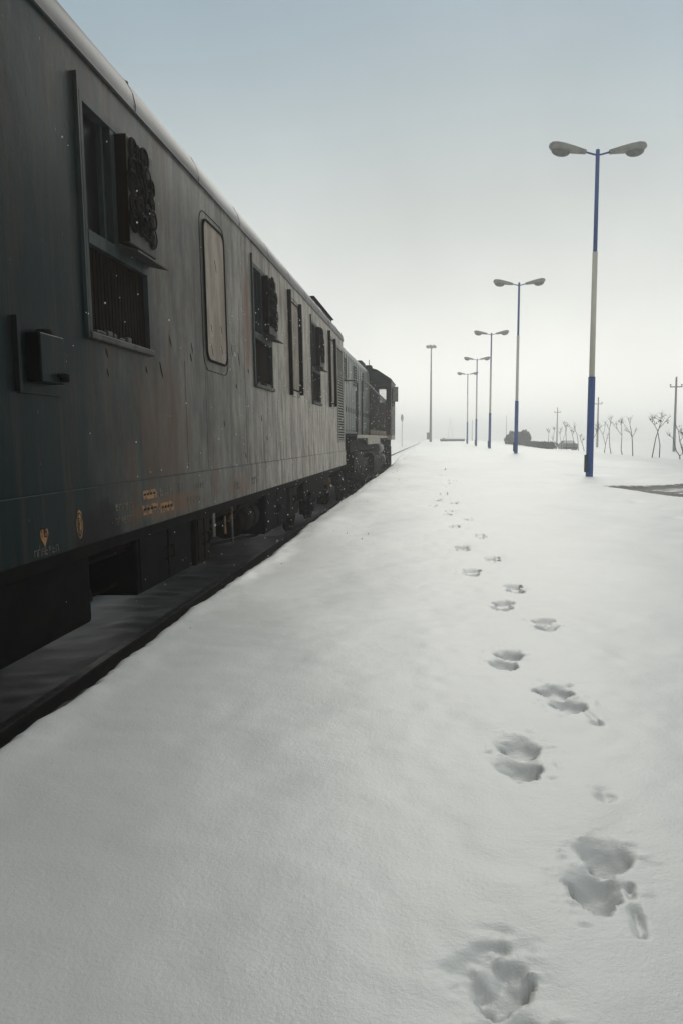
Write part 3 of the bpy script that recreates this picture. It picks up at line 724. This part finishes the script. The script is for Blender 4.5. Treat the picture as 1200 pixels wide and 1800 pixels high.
# cab, wider than the hood, rear wall with window openings, see-through to the windscreen
cw = 1.655; cy0, cy1 = lp(33.0), lp(35.8)
roofp = [(cw, 4.13), (cw-.05, 4.20), (1.05, 4.57), (.75, 4.66), (0, 4.70)]
def cab_wall(y0, y1, holes_):
    """transverse wall as strips round rectangular holes; holes: (x0,x1,z0,z1)"""
    q = MB()
    xs = sorted({-cw, cw, *[h_[i] for h_ in holes_ for i in (0, 1)]})
    for xa, xb in zip(xs, xs[1:]):
        hs_ = [h_ for h_ in holes_ if h_[0] <= xa+1e-6 and h_[1] >= xb-1e-6]
        if hs_: q.box(xa, xb, y0, y1, 1.9, hs_[0][2]); q.box(xa, xb, y0, y1, hs_[0][3], 4.12)
        else: q.box(xa, xb, y0, y1, 1.9, 4.12)
    return q
rearh = [(1.08, 1.45, 3.22, 3.86), (-1.45, -1.08, 3.22, 3.86)]
fronth = [(.95, 1.55, 3.10, 3.95), (-.85, .85, 3.10, 3.95), (-1.55, -.95, 3.10, 3.95)]
q = cab_wall(cy0, cy0+.08, rearh)
q.prism(roofp + [(-a_, b_) for a_, b_ in roofp[-2::-1]], 'y', cy0, cy0+.08)
cab = q.build('cab', M['cab'], loco)
q = cab_wall(cy1-.08, cy1, fronth); q.prism(roofp + [(-a_, b_) for a_, b_ in roofp[-2::-1]], 'y', cy1-.08, cy1); q.build('cab_front', M['cab'], cab)
q = MB()
for s in (-1, 1):
    q.box(s*(cw-.06), s*cw, cy0+.081, cy1-.081, 1.9, 3.2); q.box(s*(cw-.06), s*cw, cy0+.081, cy1-.081, 3.9, 4.12)
    for a_, b_ in ((cy0+.081, cy0+.35), (cy0+1.3, cy0+1.5), (cy1-.35, cy1-.081)): q.box(s*(cw-.06), s*cw, a_, b_, 3.2, 3.9)
q.build('cab_side', M['cab'], cab)
q = MB(); A_ = roofp + [(-a_, b_) for a_, b_ in roofp[-2::-1]]
q.prism([(a_*1.015, b_+.012) for a_, b_ in A_] + [(a_*.99, b_-.02) for a_, b_ in A_[::-1]], 'y', cy0-.06, cy1+.1); q.build('cab_roof', M['cab'], cab)
q = MB(); q.box(.55, .80, cy0+.3, cy0+.9, 4.66, 4.80, .02); q.cyl((.70, cy0+.4, 4.79), (.70, cy0+.4, 5.02), .015, 6); q.build('horn', M['dark'], cab)
for hs_, yy in ((rearh, cy0+.035), (fronth, cy1-.045)):
    for h_ in hs_:
        q = MB(); q.box(h_[0], h_[1], yy, yy+.006, h_[2], h_[3]); q.build('window_pane', M['clear'], cab)
for h_ in rearh:
    q = MB(); o1 = rrect(h_[0]-.035, h_[1]+.035, h_[2]-.035, h_[3]+.035, .12); o2 = rrect(h_[0]+.015, h_[1]-.015, h_[2]+.015, h_[3]-.015, .10)
    q.ring(o1, o2, 0, .012); f = q.build('window_gasket', M['black'], cab)
    f.rotation_euler = (0, 0, math.radians(-90)); f.location = (0, cy0-.0135, 0)
    # ring lies in y-z: turned so that its y runs along the wall
    f.rotation_euler = (0, 0, math.radians(90)); f.scale = (1, -1, 1)
q = MB(); q.box(hh_+.02, cw-.02, cy0-.03, cy0-.002, 1.92, 3.12); q.build('rear_panel', M['redbrown'], cab)
q = MB()
for k in range(7): q.box(hh_+.08+k*.12, hh_+.10+k*.12, cy0-.045, cy0-.0305, 1.95, 3.1)
q.build_split('panel_rib', M['dark'], cab)
q = MB(); q.box(-cw, cw, cy0+.0, cy1, 1.72, 1.89); q.build('cab_floor', M['pale'], cab)
q = MB(); q.box(cw-.015, cw+.002, cy0-.012, cy0-.002, 1.9, 4.1); q.build('corner_trim', M['pale'], cab)
q = MB(); q.box(cw+.04, cw+.24, cy0+.60, cy0+.63, 3.30, 3.92, .008); m_ = q.build('mirror', M['lamp'], cab)
q = MB(); q.box(cw+.03, cw+.05, cy0+.59, cy0+.64, 3.30, 3.92); q.tube([(cw-.01, cy0+.6, 3.85), (cw+.05, cy0+.61, 3.88)], .015, 6); q.tube([(cw-.01, cy0+.6, 3.36), (cw+.05, cy0+.61, 3.33)], .015, 6); q.build('mirror_bracket', M['pale'], m_)
q = MB(); q.box(cw, cw+.05, cy0+.3, cy0+.36, 3.10, 3.16); q.build('side_lamp', M['dark'], cab)
q = MB(); q.prism([(.95, 1.93), (.95, 3.0), (.8, 3.15), (-.8, 3.15), (-.95, 3.0), (-.95, 1.93)], 'y', cy1+.001, lp(37.1)); q.build('nose', M['hood'], loco)
# tanks, bogies, plough
q = MB(); q.cyl((1.22, lp(28.8), 1.40), (1.22, lp(31.4), 1.40), .235, 24); q.build('air_tank', M['tank'], loco)
q = MB(); q.prism([(1.35, .45), (1.4, .6), (1.4, 1.15), (1.3, 1.3), (-1.3, 1.3), (-1.4, 1.15), (-1.4, .6), (-1.35, .45)], 'y', lp(27.2), lp(30.3)); q.build('fuel_tank', M['rusty'], loco)
q = MB(); q.cyl((1.25, lp(31.0), .95), (1.25, lp(31.9), .95), .24, 24); q.build('air_tank', M['tank'], loco)
make_bogie(loco, lp(24.3), (-1.6, 0, 1.6), .50, u=1.08, mat=M['rusty'], wtop=1.18)
make_bogie(loco, lp(33.6), (-1.6, 0, 1.6), .50, u=1.12, mat=M['dark'], wtop=1.18)
q = MB(); q.tube([(1.3, lp(22.2), 1.34), (1.32, lp(24), 1.30), (1.3, lp(26), 1.36), (1.34, lp(27), 1.30)], .03, 8); q.tube([(1.33, lp(23.2), .55), (1.35, lp(24.4), .50), (1.33, lp(25.8), .58)], .03, 8); q.build_split('sand_pipe', M['dark'], loco)
q = MB(); q.prism([(lp(36.6), 1.45), (lp(37.25), 1.4), (lp(37.5), .2), (lp(37.3), .15), (lp(36.7), .5)], 'x', -1.4, 1.4); q.build('plough', M['dark'], loco)
for k in range(3):
    q = MB(); q.box(1.25, 1.62, cy0+.15+k*.02, cy0+.55+k*.02, 1.35-k*.4, 1.39-k*.4); q.box(1.24, 1.62, cy0+.13, cy0+.15, 1.35-k*.4, 1.75-k*.4+ (0 if k == 0 else 0)); q.build('step', M['dark'], loco)
for s in (-1, 1):
    q = MB(); q.cyl((s*.87, lp(20.05), 1.06), (s*.87, lp(20.6), 1.06), .09, 14); q.cyl((s*.87, lp(20.0), 1.06), (s*.87, lp(20.05), 1.06), .25, 20); q.build('buffer', M['dark'], loco)

# ------------------------------------------------------------------ street lamps
def make_lamp():
    r = empty('street_lamp')
    q = MB(); q.tube([(0, 0, -.35), (0, 0, 2.82)], [.104, .098], 20); q.build('lower_pole', M['blue'], r)
    q = MB(); q.tube([(0, 0, 2.82), (0, 0, 6.28)], [.079, .072], 20); q.build('middle_pole', M['white'], r)
    q = MB(); q.tube([(0, 0, 6.28), (0, 0, 9.02), (0, 0, 9.05)], [.058, .055, .045], 18); q.build('upper_pole', M['blue'], r)
    q = MB(); q.box(-.150, -.085, -.09, .03, .12, .62, .012); q.build('junction_box', M['frame'], r)
    tilt = math.radians(9)
    for s in (-1, 1):
        q = MB(); q.tube([(0, 0, 8.90), (s*.10, 0, 8.915), (s*.36, 0, 8.985)], .027, 8); arm = q.build('arm', M['blue'], r)
        # cobra head: stations along the arm (t, half width, top, bottom)
        st = [(0.0, .075, .065, -.055), (.10, .085, .08, -.065), (.35, .125, .115, -.085), (.62, .165, .145, -.10), (.85, .165, .15, -.10), (.97, .13, .125, -.08), (1.03, .06, .07, -.03)]
        q = MB(); rings = []
        for (tt, hw_, tp, bt) in st:
            ring_ = []
            for k in range(14):
                a_ = 2*math.pi*k/14; cx_, cz_ = math.cos(a_), math.sin(a_)
                yl = hw_*math.copysign(abs(cx_)**.8, cx_); zl = (tp if cz_ > 0 else -bt)*math.copysign(abs(cz_)**.8, cz_)
                ring_.append(q.bm.verts.new((s*(.33 + tt*math.cos(tilt) - zl*math.sin(tilt)*1), yl, 8.975 + tt*math.sin(tilt) + zl*math.cos(tilt))))
            rings.append(ring_)
        for A, B in zip(rings, rings[1:]):
            for k in range(14): q.bm.faces.new((A[k], A[(k+1)%14], B[(k+1)%14], B[k])).smooth = True
        q.bm.faces.new(rings[0]); q.bm.faces.new(rings[-1][::-1])
        hd = q.build('lamp_head', M['lamp'], r)
        q = MB(); bmesh.ops.create_uvsphere(q.bm, u_segments=16, v_segments=10, radius=1)
        bmesh.ops.scale(q.bm, vec=(.27, .145, .155), verts=q.bm.verts[:])
        bmesh.ops.delete(q.bm, geom=[v_ for v_ in q.bm.verts if v_.co.z > .02], context='VERTS')
        for f_ in q.bm.faces: f_.smooth = True
        bmesh.ops.rotate(q.bm, cent=(0, 0, 0), matrix=Matrix.Rotation(-tilt*s, 3, 'Y'), verts=q.bm.verts[:])
        bmesh.ops.translate(q.bm, vec=(s*(.33+.70), 0, 8.975+.70*math.sin(tilt)-.075), verts=q.bm.verts[:])
        q.build('lamp_lens', M['lens'], hd)
    return r
L0 = make_lamp()
labs = ['nearest and largest blue and cream double-headed street lamp, beside the bare patch',
        'second nearest blue and cream double-headed street lamp, standing before the dark bushes',
        'middle one of the five blue and cream street lamps receding along the platform',
        'fourth blue and cream street lamp along the row, second from its far end',
        'smallest and farthest blue and cream street lamp at the far end of the row']
LX = [4.52, 4.55, 4.61, 4.68, 4.68]
for i, lb in enumerate(labs):
    o = L0 if i == 0 else copy_tree(L0)
    Yp = 23.5 + 20.4*i
    o.location = (LX[i], Yp, ground_z(LX[i], Yp)-.02); o.rotation_euler = (0, random.uniform(-.004, .004), random.uniform(-.12, .12) if i else .12)
    tag(o, lb, 'street lamp', 'blue and cream lamps along the platform')

# ------------------------------------------------------------------ light mast, signal, far things
MY = 128; mx_ = -.08; mz = ground_z(mx_, MY)
r = empty('light_mast', (mx_, MY, mz)); tag(r, 'tall thin grey floodlight mast with a ring of lamps, beyond the locomotive', 'light mast')
q = MB(); q.tube([(0, 0, -.3), (0, 0, 7), (0, 0, 14.9)], [.20, .15, .09], 12); q.build('mast_pole', M['galv'], r)
q = MB(); q.torus((0, 0, 14.75), .55, .04, 'z', 20, 6)
for k in range(4): q.tube([(0, 0, 14.75), (.55*math.cos(k*math.pi/2), .55*math.sin(k*math.pi/2), 14.75)], .03, 6)
hoop = q.build('lamp_ring', M['galv'], r)
for k in range(6):
    a_ = k*math.pi/3+.3; c_ = (.62*math.cos(a_), .62*math.sin(a_), 14.9)
    q = MB(); q.box(-.2, .2, -.14, .14, -.17, .17, .03); bmesh.ops.rotate(q.bm, cent=(0, 0, 0), matrix=Matrix.Rotation(a_, 3, 'Z') @ Matrix.Rotation(.7, 3, 'Y'), verts=q.bm.verts[:]); bmesh.ops.translate(q.bm, vec=c_, verts=q.bm.verts[:]); q.build('floodlight', M['galv'], r)
q = MB(); q.box(-.62, -.18, -.2, .2, .35, 1.45, .03); q.build('control_box', M['lamp'], r)
SY = 190; sx = at_y(706, 750, SY).x; sz = -.45
r = empty('rail_signal', (sx, SY, sz)); tag(r, 'slim signal post with a dark oval head beside the track in the haze', 'signal')
q = MB(); q.cyl((0, 0, -.5), (0, 0, 6.2), .07, 8); q.build('post', M['galv'], r)
q = MB(); o = [(.32*math.cos(a_), .85*math.sin(a_)+6.3) for a_ in np.linspace(0, 2*math.pi, 20, endpoint=False)]; q.prism([(float(a_), float(b_)) for a_, b_ in o], 'y', -.05, .05); h_ = q.build('signal_head', M['stone'], r)
q = MB(); q.cyl((0, -.06, 5.95), (0, -.1, 5.95), .22, 14); q.build('signal_lens', M['sigred'], h_)
# low snow-capped wall
wl = at_y(773, 776, 140); wr = at_y(816, 776, 140)
r = empty('low_wall', (wl.x, 140, ground_z(wl.x, 140))); tag(r, 'low dark wall capped with snow, far down the platform left of the lamps', 'wall')
q = MB(); q.box(0, wr.x-wl.x, 0, .5, -.3, .32); q.build('wall_face', M['stone'], r)
q = MB(); q.box(-.05, wr.x-wl.x+.05, -.03, .55, .322, .45, .05); q.build('snow_cap', M['snowcap'], r)
q = MB(); bmesh.ops.create_icosphere(q.bm, subdivisions=2, radius=.55); bmesh.ops.scale(q.bm, vec=(1.1, 1, .75), verts=q.bm.verts[:])
for v_ in q.bm.verts: v_.co += Vector((random.uniform(-.06, .06) for _ in range(3)))
pp = at_y(779, 774, 150); o = q.build('snow_heap', M['stone']); o.location = (pp.x, 150, ground_z(pp.x, 150)+.15); tag(o, 'small dark rounded heap just behind the far low wall', 'heap')
# lattice tower and bare poles, almost lost
TY = 620; tb = at_y(791, 776, TY)
r = empty('lattice_tower', (tb.x, TY, -.4)); tag(r, 'faint tapering lattice tower almost lost in the haze behind the low wall', 'tower')
q = MB()
for s1 in (-1, 1):
    for s2 in (-1, 1): q.tube([(s1*2.3, s2*2.3, -.5), (s1*.25, s2*.25, 16.5)], .16, 5)
lg = q.build('tower_legs', M['galv'], r)
q = MB()
for k in range(7):
    a_ = 2.3-k*.29; b_ = a_-.29; z0, z1 = k*2.35, (k+1)*2.35
    for s in (-1, 1): q.tube([(-a_, s*a_, z0), (b_, s*b_, z1)], .06, 4); q.tube([(a_, s*a_, z0), (-b_, s*b_, z1)], .06, 4); q.tube([(s*a_, -a_, z0), (s*b_, b_, z1)], .06, 4)
q.build('tower_braces', M['galv'], r)
def utility_pole(px, pyb, pyt, Y, lab, arm=True, w=.16):
    b_ = at_y(px, pyb, Y); t_ = at_y(px+1, pyt, Y); hgt = t_.z-b_.z
    r = empty('utility_pole', (b_.x, Y, min(b_.z, -.45))); dz = b_.z - min(b_.z, -.45)
    tag(r, lab, 'utility pole', 'utility poles beyond the saplings')
    q = MB(); q.tube([(0, 0, -.4), (0, 0, hgt+dz)], [w*1.05, w*.62], 8); q.build('pole', M['concrete'], r)
    if arm:
        za = hgt+dz-hgt*.135
        q = MB(); q.box(-.66, .66, -.05, .05, za-.06, za+.06); a_ = q.build('crossarm', M['concrete'], r)
        for s in (-1, 1):
            q = MB(); q.cyl((s*.6, 0, za+.06), (s*.6, 0, za+.16), .05, 8); q.cyl((s*.6, 0, za+.16), (s*.6, 0, za+.30), .09, 8); q.build('insulator', M['galv'], a_)
    return r
utility_pole(1184, 793, 662, 93, 'largest grey utility pole with crossarm at the right edge behind the saplings')
utility_pole(1049, 785, 698, 134, 'grey utility pole with crossarm just right of the nearest lamp')
utility_pole(978, 782, 716, 177, 'smaller utility pole with crossarm above the snowy parked car')
utility_pole(889, 778, 730, 250, 'faint bare pole rising behind the dark bushes', False, .12)
utility_pole(829, 776, 738, 270, 'faint bare pole between the two farthest lamps', False, .13)

# ------------------------------------------------------------------ saplings along the platform's right edge (strokes in metres about each foot)
trees = [
 ((1040, 700, 7.5), [[(160,720),(180,600),(218,460)], [(176,610),(142,480),(95,395),(40,350)], [(142,480),(165,420),(180,310)], [(95,395),(85,340)]], [], 'forked bare sapling with two thin stems, first to the right of the nearest lamp'),
 ((1040, 700, 7.5), [[(255,730),(235,630),(228,430),(245,310),(255,255)], [(229,420),(180,320)], [(245,310),(225,270)], [(238,350),(262,320)]], [], 'straight slim bare sapling, second to the right of the nearest lamp'),
 ((1040, 700, 7.5), [[(408,750),(386,680),(390,480),(380,330),(350,295)], [(388,480),(330,400),(275,330)], [(380,330),(405,290)], [(330,400),(310,330)], [(380,350),(392,285)]], [], 'bare sapling with a crooked stem and one long branch to its left'),
 ((1040, 700, 7.5), [[(540,765),(530,520),(510,400),(500,330),(480,270)], [(530,520),(495,450),(410,340),(385,320)], [(535,505),(575,405)], [(495,450),(430,410)], [(500,330),(508,268)]], [], 'bare sapling branching into a wide fork, left of the crossed stems'),
 ((1040, 700, 7.5), [[(785,785),(840,520),(880,400),(960,310),(1030,230)], [(885,395),(905,290),(920,180)], [(905,290),(780,230)], [(905,262),(860,238)], [(908,255),(955,235)], [(960,310),(1000,300)]], [(885,300,16), (905,290,15), (850,328,10), (1000,320,13)], 'leaning sapling with brown seed heads, the left stem of the crossed pair'),
 ((1040, 700, 7.5), [[(885,800),(898,620),(870,430),(832,350),(762,270)], [(832,350),(826,290),(790,262)], [(868,425),(905,330),(940,250)]], [(905,305,12)], 'dark sapling crossing behind its neighbour, the right stem of the crossed pair'),
 ((1040, 700, 7.5), [[(1165,835),(1160,760),(1110,690),(1065,530),(1000,480)], [(1160,760),(1195,728),(1215,650)]], [], 'low forked sapling in front of the largest utility pole'),
 ((1040, 700, 7.5), [[(1225,815),(1198,720),(1160,560),(1130,430),(1115,375)], [(1135,440),(1185,420)], [(1160,560),(1215,470)]], [(1180,450,22), (1195,470,16)], 'sapling with reddish seed heads at the right edge of the picture'),
 ((1040, 700, 7.5), [[(-35,700),(-10,590),(60,450),(130,360)], [(60,450),(40,385)], [(62,445),(85,390)]], [(60,425,18), (80,415,12)], 'sapling with a brown seed head tangled beside the nearest lamp post'),
 ((875, 735, 8), [[(703,380),(703,345),(712,200),(688,165)], [(712,215),(720,170)]], [(705,190,12)], 'short thin sapling at the end of the low hedge'),
 ((875, 735, 8), [[(765,430),(770,340),(790,170),(770,125)], [(772,330),(755,250)], [(788,180),(800,140)]], [(785,145,9)], 'thin bare sapling immediately left of the smaller utility pole'),
 ((875, 735, 8), [[(888,438),(890,370),(870,240),(882,150)], [(890,370),(950,200),(965,90)], [(870,240),(860,190)]], [], 'two-stemmed bare sapling immediately left of the snowy parked car'),
 ((875, 735, 8), [[(962,438),(955,250),(945,130),(915,70)], [(952,200),(970,60)], [(945,130),(935,60)]], [(950,210,8)], 'bare sapling standing before the left half of the snowy parked car'),
 ((875, 735, 8), [[(1130,452),(1122,300),(1105,210),(1070,150),(960,105)], [(1070,150),(1066,50)], [(1085,170),(1075,110)]], [], 'arching bare sapling at the right end of the snowy parked car'),
 ((875, 735, 8), [[(1072,430),(1060,300),(1040,220),(1020,165)], [(1045,235),(1060,190)]], [], 'faint thin sapling before the right half of the snowy parked car'),
 ((875, 735, 8), [[(1215,450),(1190,380),(1158,290),(1150,250)], [(1180,350),(1200,290)]], [], 'small leaning sapling left of the nearest lamp post'),
]
for ti, ((ox, oy_, scl), strokes_, heads, lab) in enumerate(trees):
    bx, by = strokes_[0][0]; bp = (ox+bx/scl, oy_+by/scl)
    d = ray(*bp); Yt = min(12.3*d.y/d.x, 88); P0 = at_y(*bp, Yt)
    gz = ground_z(P0.x, Yt)
    r = empty('sapling', (P0.x, Yt, P0.z)); tag(r, lab, 'sapling', 'bare saplings along the platform')
    px2m = Yt/F*1.0
    rnd = random.Random(ti)
    def conv(pt, dep): P = at_y(ox+pt[0]/scl, oy_+pt[1]/scl, Yt); return (P.x-P0.x, dep, P.z-P0.z)
    q = MB(); st0 = strokes_[0]; n = len(st0)
    pts = [conv(p_, .05*k*rnd.uniform(-1, 1)) for k, p_ in enumerate(st0)]
    pts[0] = (pts[0][0], pts[0][1], pts[0][2] - max(.15, P0.z-gz+.1))
    q.tube(pts, [max(.011, .030*(1-.75*k/(n-1))) for k in range(n)], 6); q.build('trunk', M['twig'], r)
    q = MB()
    for st in strokes_[1:]:
        dd = rnd.uniform(-.35, .35); n = len(st)
        pts = [conv(p_, dd*k/(n-1)) for k, p_ in enumerate(st)]
        q.tube(pts, [max(.007, .017*(1-.6*k/(n-1))) for k in range(n)], 5)
    for _ in range(26):                       # fine twigs
        st = rnd.choice(strokes_); a_ = conv(st[-1], 0); b_ = conv(st[-2], 0); f_ = rnd.uniform(0, .6)
        s_ = Vector(a_).lerp(Vector(b_), f_); e_ = s_ + Vector((rnd.uniform(-.22, .22), rnd.uniform(-.22, .22), rnd.uniform(.05, .32)))
        q.tube([s_, (s_+e_)/2+Vector((rnd.uniform(-.03, .03), 0, .02)), e_], [.006, .005, .004], 4)
    q.build('branches', M['twig'], r)
    if heads:
        q = MB()
        for hx, hy_, hs_ in heads:
            c_ = Vector(conv((hx, hy_), 0)); rad = hs_/scl*px2m*.8
            for _ in range(34):
                p_ = c_ + Vector((rnd.gauss(0, .5), rnd.gauss(0, .5), rnd.gauss(0, .5)))*rad
                u_ = Vector((rnd.uniform(-1, 1), rnd.uniform(-1, 1), rnd.uniform(-1, 1))).normalized()*.03; w_ = u_.orthogonal().normalized()*.016
                q.quad(p_-u_, p_+w_, p_+u_, p_-w_)
        q.build('seed_heads', M['deadleaf'], r)

# ------------------------------------------------------------------ dark bushes, hedge, parked car
def leaf_cloud(q, c, rad, n, rnd, sz=.09):
    c = Vector(c)
    for _ in range(n):
        v_ = Vector((rnd.gauss(0, 1), rnd.gauss(0, 1), rnd.gauss(0, 1))).normalized()
        rr = rnd.uniform(.55, 1.03)**.6*(1+.10*math.sin(v_.x*7+v_.z*5)+.07*math.sin(v_.y*11+v_.z*9))
        p_ = c + Vector((v_.x*rad[0], v_.y*rad[1], v_.z*rad[2]))*rr
        if p_.z < -.1: continue
        u_ = Vector((rnd.uniform(-1, 1), rnd.uniform(-1, 1), rnd.uniform(-1, 1))).normalized()*sz*rnd.uniform(.6, 1.3); w_ = u_.orthogonal().normalized()*sz*.55
        q.quad(p_-u_, p_+w_, p_+u_, p_-w_)
def bush(px0, px1, pyt, Y, lab, seed, extra=None):
    a_ = at_y(px0, 775, Y); b_ = at_y(px1, 775, Y); tp = at_y((px0+px1)/2, pyt, Y).z
    gz = ground_z((a_.x+b_.x)/2, Y); cx_ = (a_.x+b_.x)/2; w_ = (b_.x-a_.x)/2; hh2 = tp-gz
    r = empty('evergreen_bush', (cx_, Y, gz)); tag(r, lab, 'bush', 'dark bushes by the second lamp')
    rnd = random.Random(seed)
    q = MB(); leaf_cloud(q, (0, 0, hh2*.42), (w_, w_*.9, hh2*.58), 3200, rnd, .10)
    if extra: leaf_cloud(q, (extra[0]*w_, 0, hh2*extra[1]), (w_*.5, w_*.6, hh2*.4), 900, rnd, .09)
    q.build('crown', M['bush'], r)
    q = MB()
    for k in range(5): q.tube([(0, 0, -.2), (rnd.uniform(-.3, .3)*w_, rnd.uniform(-.3, .3), hh2*.35), (rnd.uniform(-.7, .7)*w_, rnd.uniform(-.5, .5), hh2*.75)], [.06, .045, .015], 5)
    q.build('trunk', M['twig'], r)
    return r
bush(889, 917, 757.5, 112, 'dark rounded evergreen bush, left and larger one behind the second lamp', 1, (-.75, .28))
bush(908, 932, 758, 110, 'dark evergreen bush with a small peak, right one behind the second lamp', 2, (.05, .72))
hx = 12.15; r = empty('hedge', (hx, 82, ground_z(hx, 90))); tag(r, 'low dark snow-dusted hedge running right from the dark bushes', 'hedge')
rnd = random.Random(5); q = MB()
for k in range(26): leaf_cloud(q, (rnd.uniform(-.12, .12), k*.86, .12+.06*rnd.random()), (.5, .65, .50+.1*rnd.random()), 240, rnd, .085)
q.build('foliage', M['bush'], r)
q = MB()
for k in range(9): q.tube([(0, k*2.4+.3, -.3), (rnd.uniform(-.2, .2), k*2.4+.5, .35)], [.04, .012], 5)
q.build('stems', M['twig'], r)
PCY = 97; pa = at_y(988.5, 785, PCY); pb = at_y(1015, 785, PCY); pw = (pb.x-pa.x)/2; pcx = (pa.x+pb.x)/2
ptz = at_y(1001, 774.5, PCY).z; pgz = -.52; r = empty('parked_car', (pcx, PCY, pgz)); tag(r, 'small grey parked car dusted with snow, half hidden behind the saplings', 'car')
hc = ptz-pgz
q = MB(); q.prism([(-pw, .22), (-pw*1.0, .62*hc), (-pw*.93, .72*hc), (pw*.93, .72*hc), (pw, .62*hc), (pw, .22)], 'y', 0, 3.6); bd = q.build('body', M['carbody'], r)
q = MB(); n_ = 2; 
def trap(y, w_, z_): return [q.bm.verts.new((s*w_, y, z_)) for s in (-1, 1)]
lo = [*trap(.7, pw*.88, .721*hc), *trap(3.3, pw*.88, .721*hc)]; up = [*trap(1.25, pw*.64, hc), *trap(2.8, pw*.64, hc)]
for a_, b_ in ((0, 1), (1, 3), (3, 2), (2, 0)): q.bm.faces.new((lo[a_], lo[b_], up[b_], up[a_]))
q.bm.faces.new((up[0], up[1], up[3], up[2])); cbn = q.build('cabin', M['carbody'], r)
q = MB(); q.quad((-pw*.76, .75, .75*hc), (pw*.76, .75, .75*hc), (pw*.60, 1.17, .96*hc), (-pw*.60, 1.17, .96*hc)); q.build('windscreen', M['snowcap'], r)
for sx_ in (-1, 1):
    for yy in (.6, 2.9):
        q = MB(); q.cyl((sx_*pw*.75, yy, .30), (sx_*pw*.98, yy, .30), .30, 18); q.build('wheel', M['black'], r)
    q = MB(); q.cyl((sx_*pw*.7, -.02, .5*hc), (sx_*pw*.7, .03, .5*hc), .09, 12); q.build('headlight', M['galv'], r)
q = MB(); q.box(-pw*.95, pw*.95, -.08, .0, .28, .46, .02); q.build('bumper', M['black'], r)

# ------------------------------------------------------------------ falling snow, then haze
rnd = random.Random(99); vs, fs = [], []
base = [(1,0,0),(-1,0,0),(0,1,0),(0,-1,0),(0,0,1),(0,0,-1)]; fc = [(0,2,4),(2,1,4),(1,3,4),(3,0,4),(2,0,5),(1,2,5),(3,1,5),(0,3,5)]
cnt = 0
while cnt < 1700:
    Yf = 3.0 + 36*rnd.random()**.6; Xf = rnd.uniform(-.75, .75)*Yf*.8; Zf = rnd.uniform(-.6, 9)
    if Xf < -1.9 or (Zf < .1 and Xf > -1.5) or Xf > -.5 or (Zf-1.05) > .95*abs(Xf): continue
    rr = (.0025+.006*rnd.random()**2)*(1 if Yf > 6 else .6); o_ = len(vs); st_ = rnd.uniform(.8, 1.8)
    for bx, by, bz in base: vs.append((Xf+bx*rr, Yf+by*rr, Zf+bz*rr*st_))
    fs += [(a_+o_, b_+o_, c_+o_) for a_, b_, c_ in fc]; cnt += 1
me = bpy.data.meshes.new('falling_snow'); me.from_pydata(vs, [], fs); me.materials.append(M['flake'])
o = bpy.data.objects.new('falling_snow', me); COL.objects.link(o)
tag(o, 'scattered white snowflakes falling through the air over the train and platform', 'snowfall', kind='stuff')

m = bpy.data.materials.new('haze'); m.use_nodes = True; t = m.node_tree; t.nodes.clear()
ou = t.nodes.new('ShaderNodeOutputMaterial'); pv = t.nodes.new('ShaderNodeVolumePrincipled')
pv.inputs['Color'].default_value = (.995, .995, .99, 1); pv.inputs['Density'].default_value = HAZE_DENSITY; pv.inputs['Anisotropy'].default_value = .6
t.links.new(pv.outputs[0], ou.inputs['Volume'])
q = MB(); q.box(-430, 720, -95, 1320, -2.2, 17.5); hz = q.build('haze', m); tag(hz, 'pale snow haze filling the air over the platform', 'haze', kind='stuff')
hz.visible_shadow = True
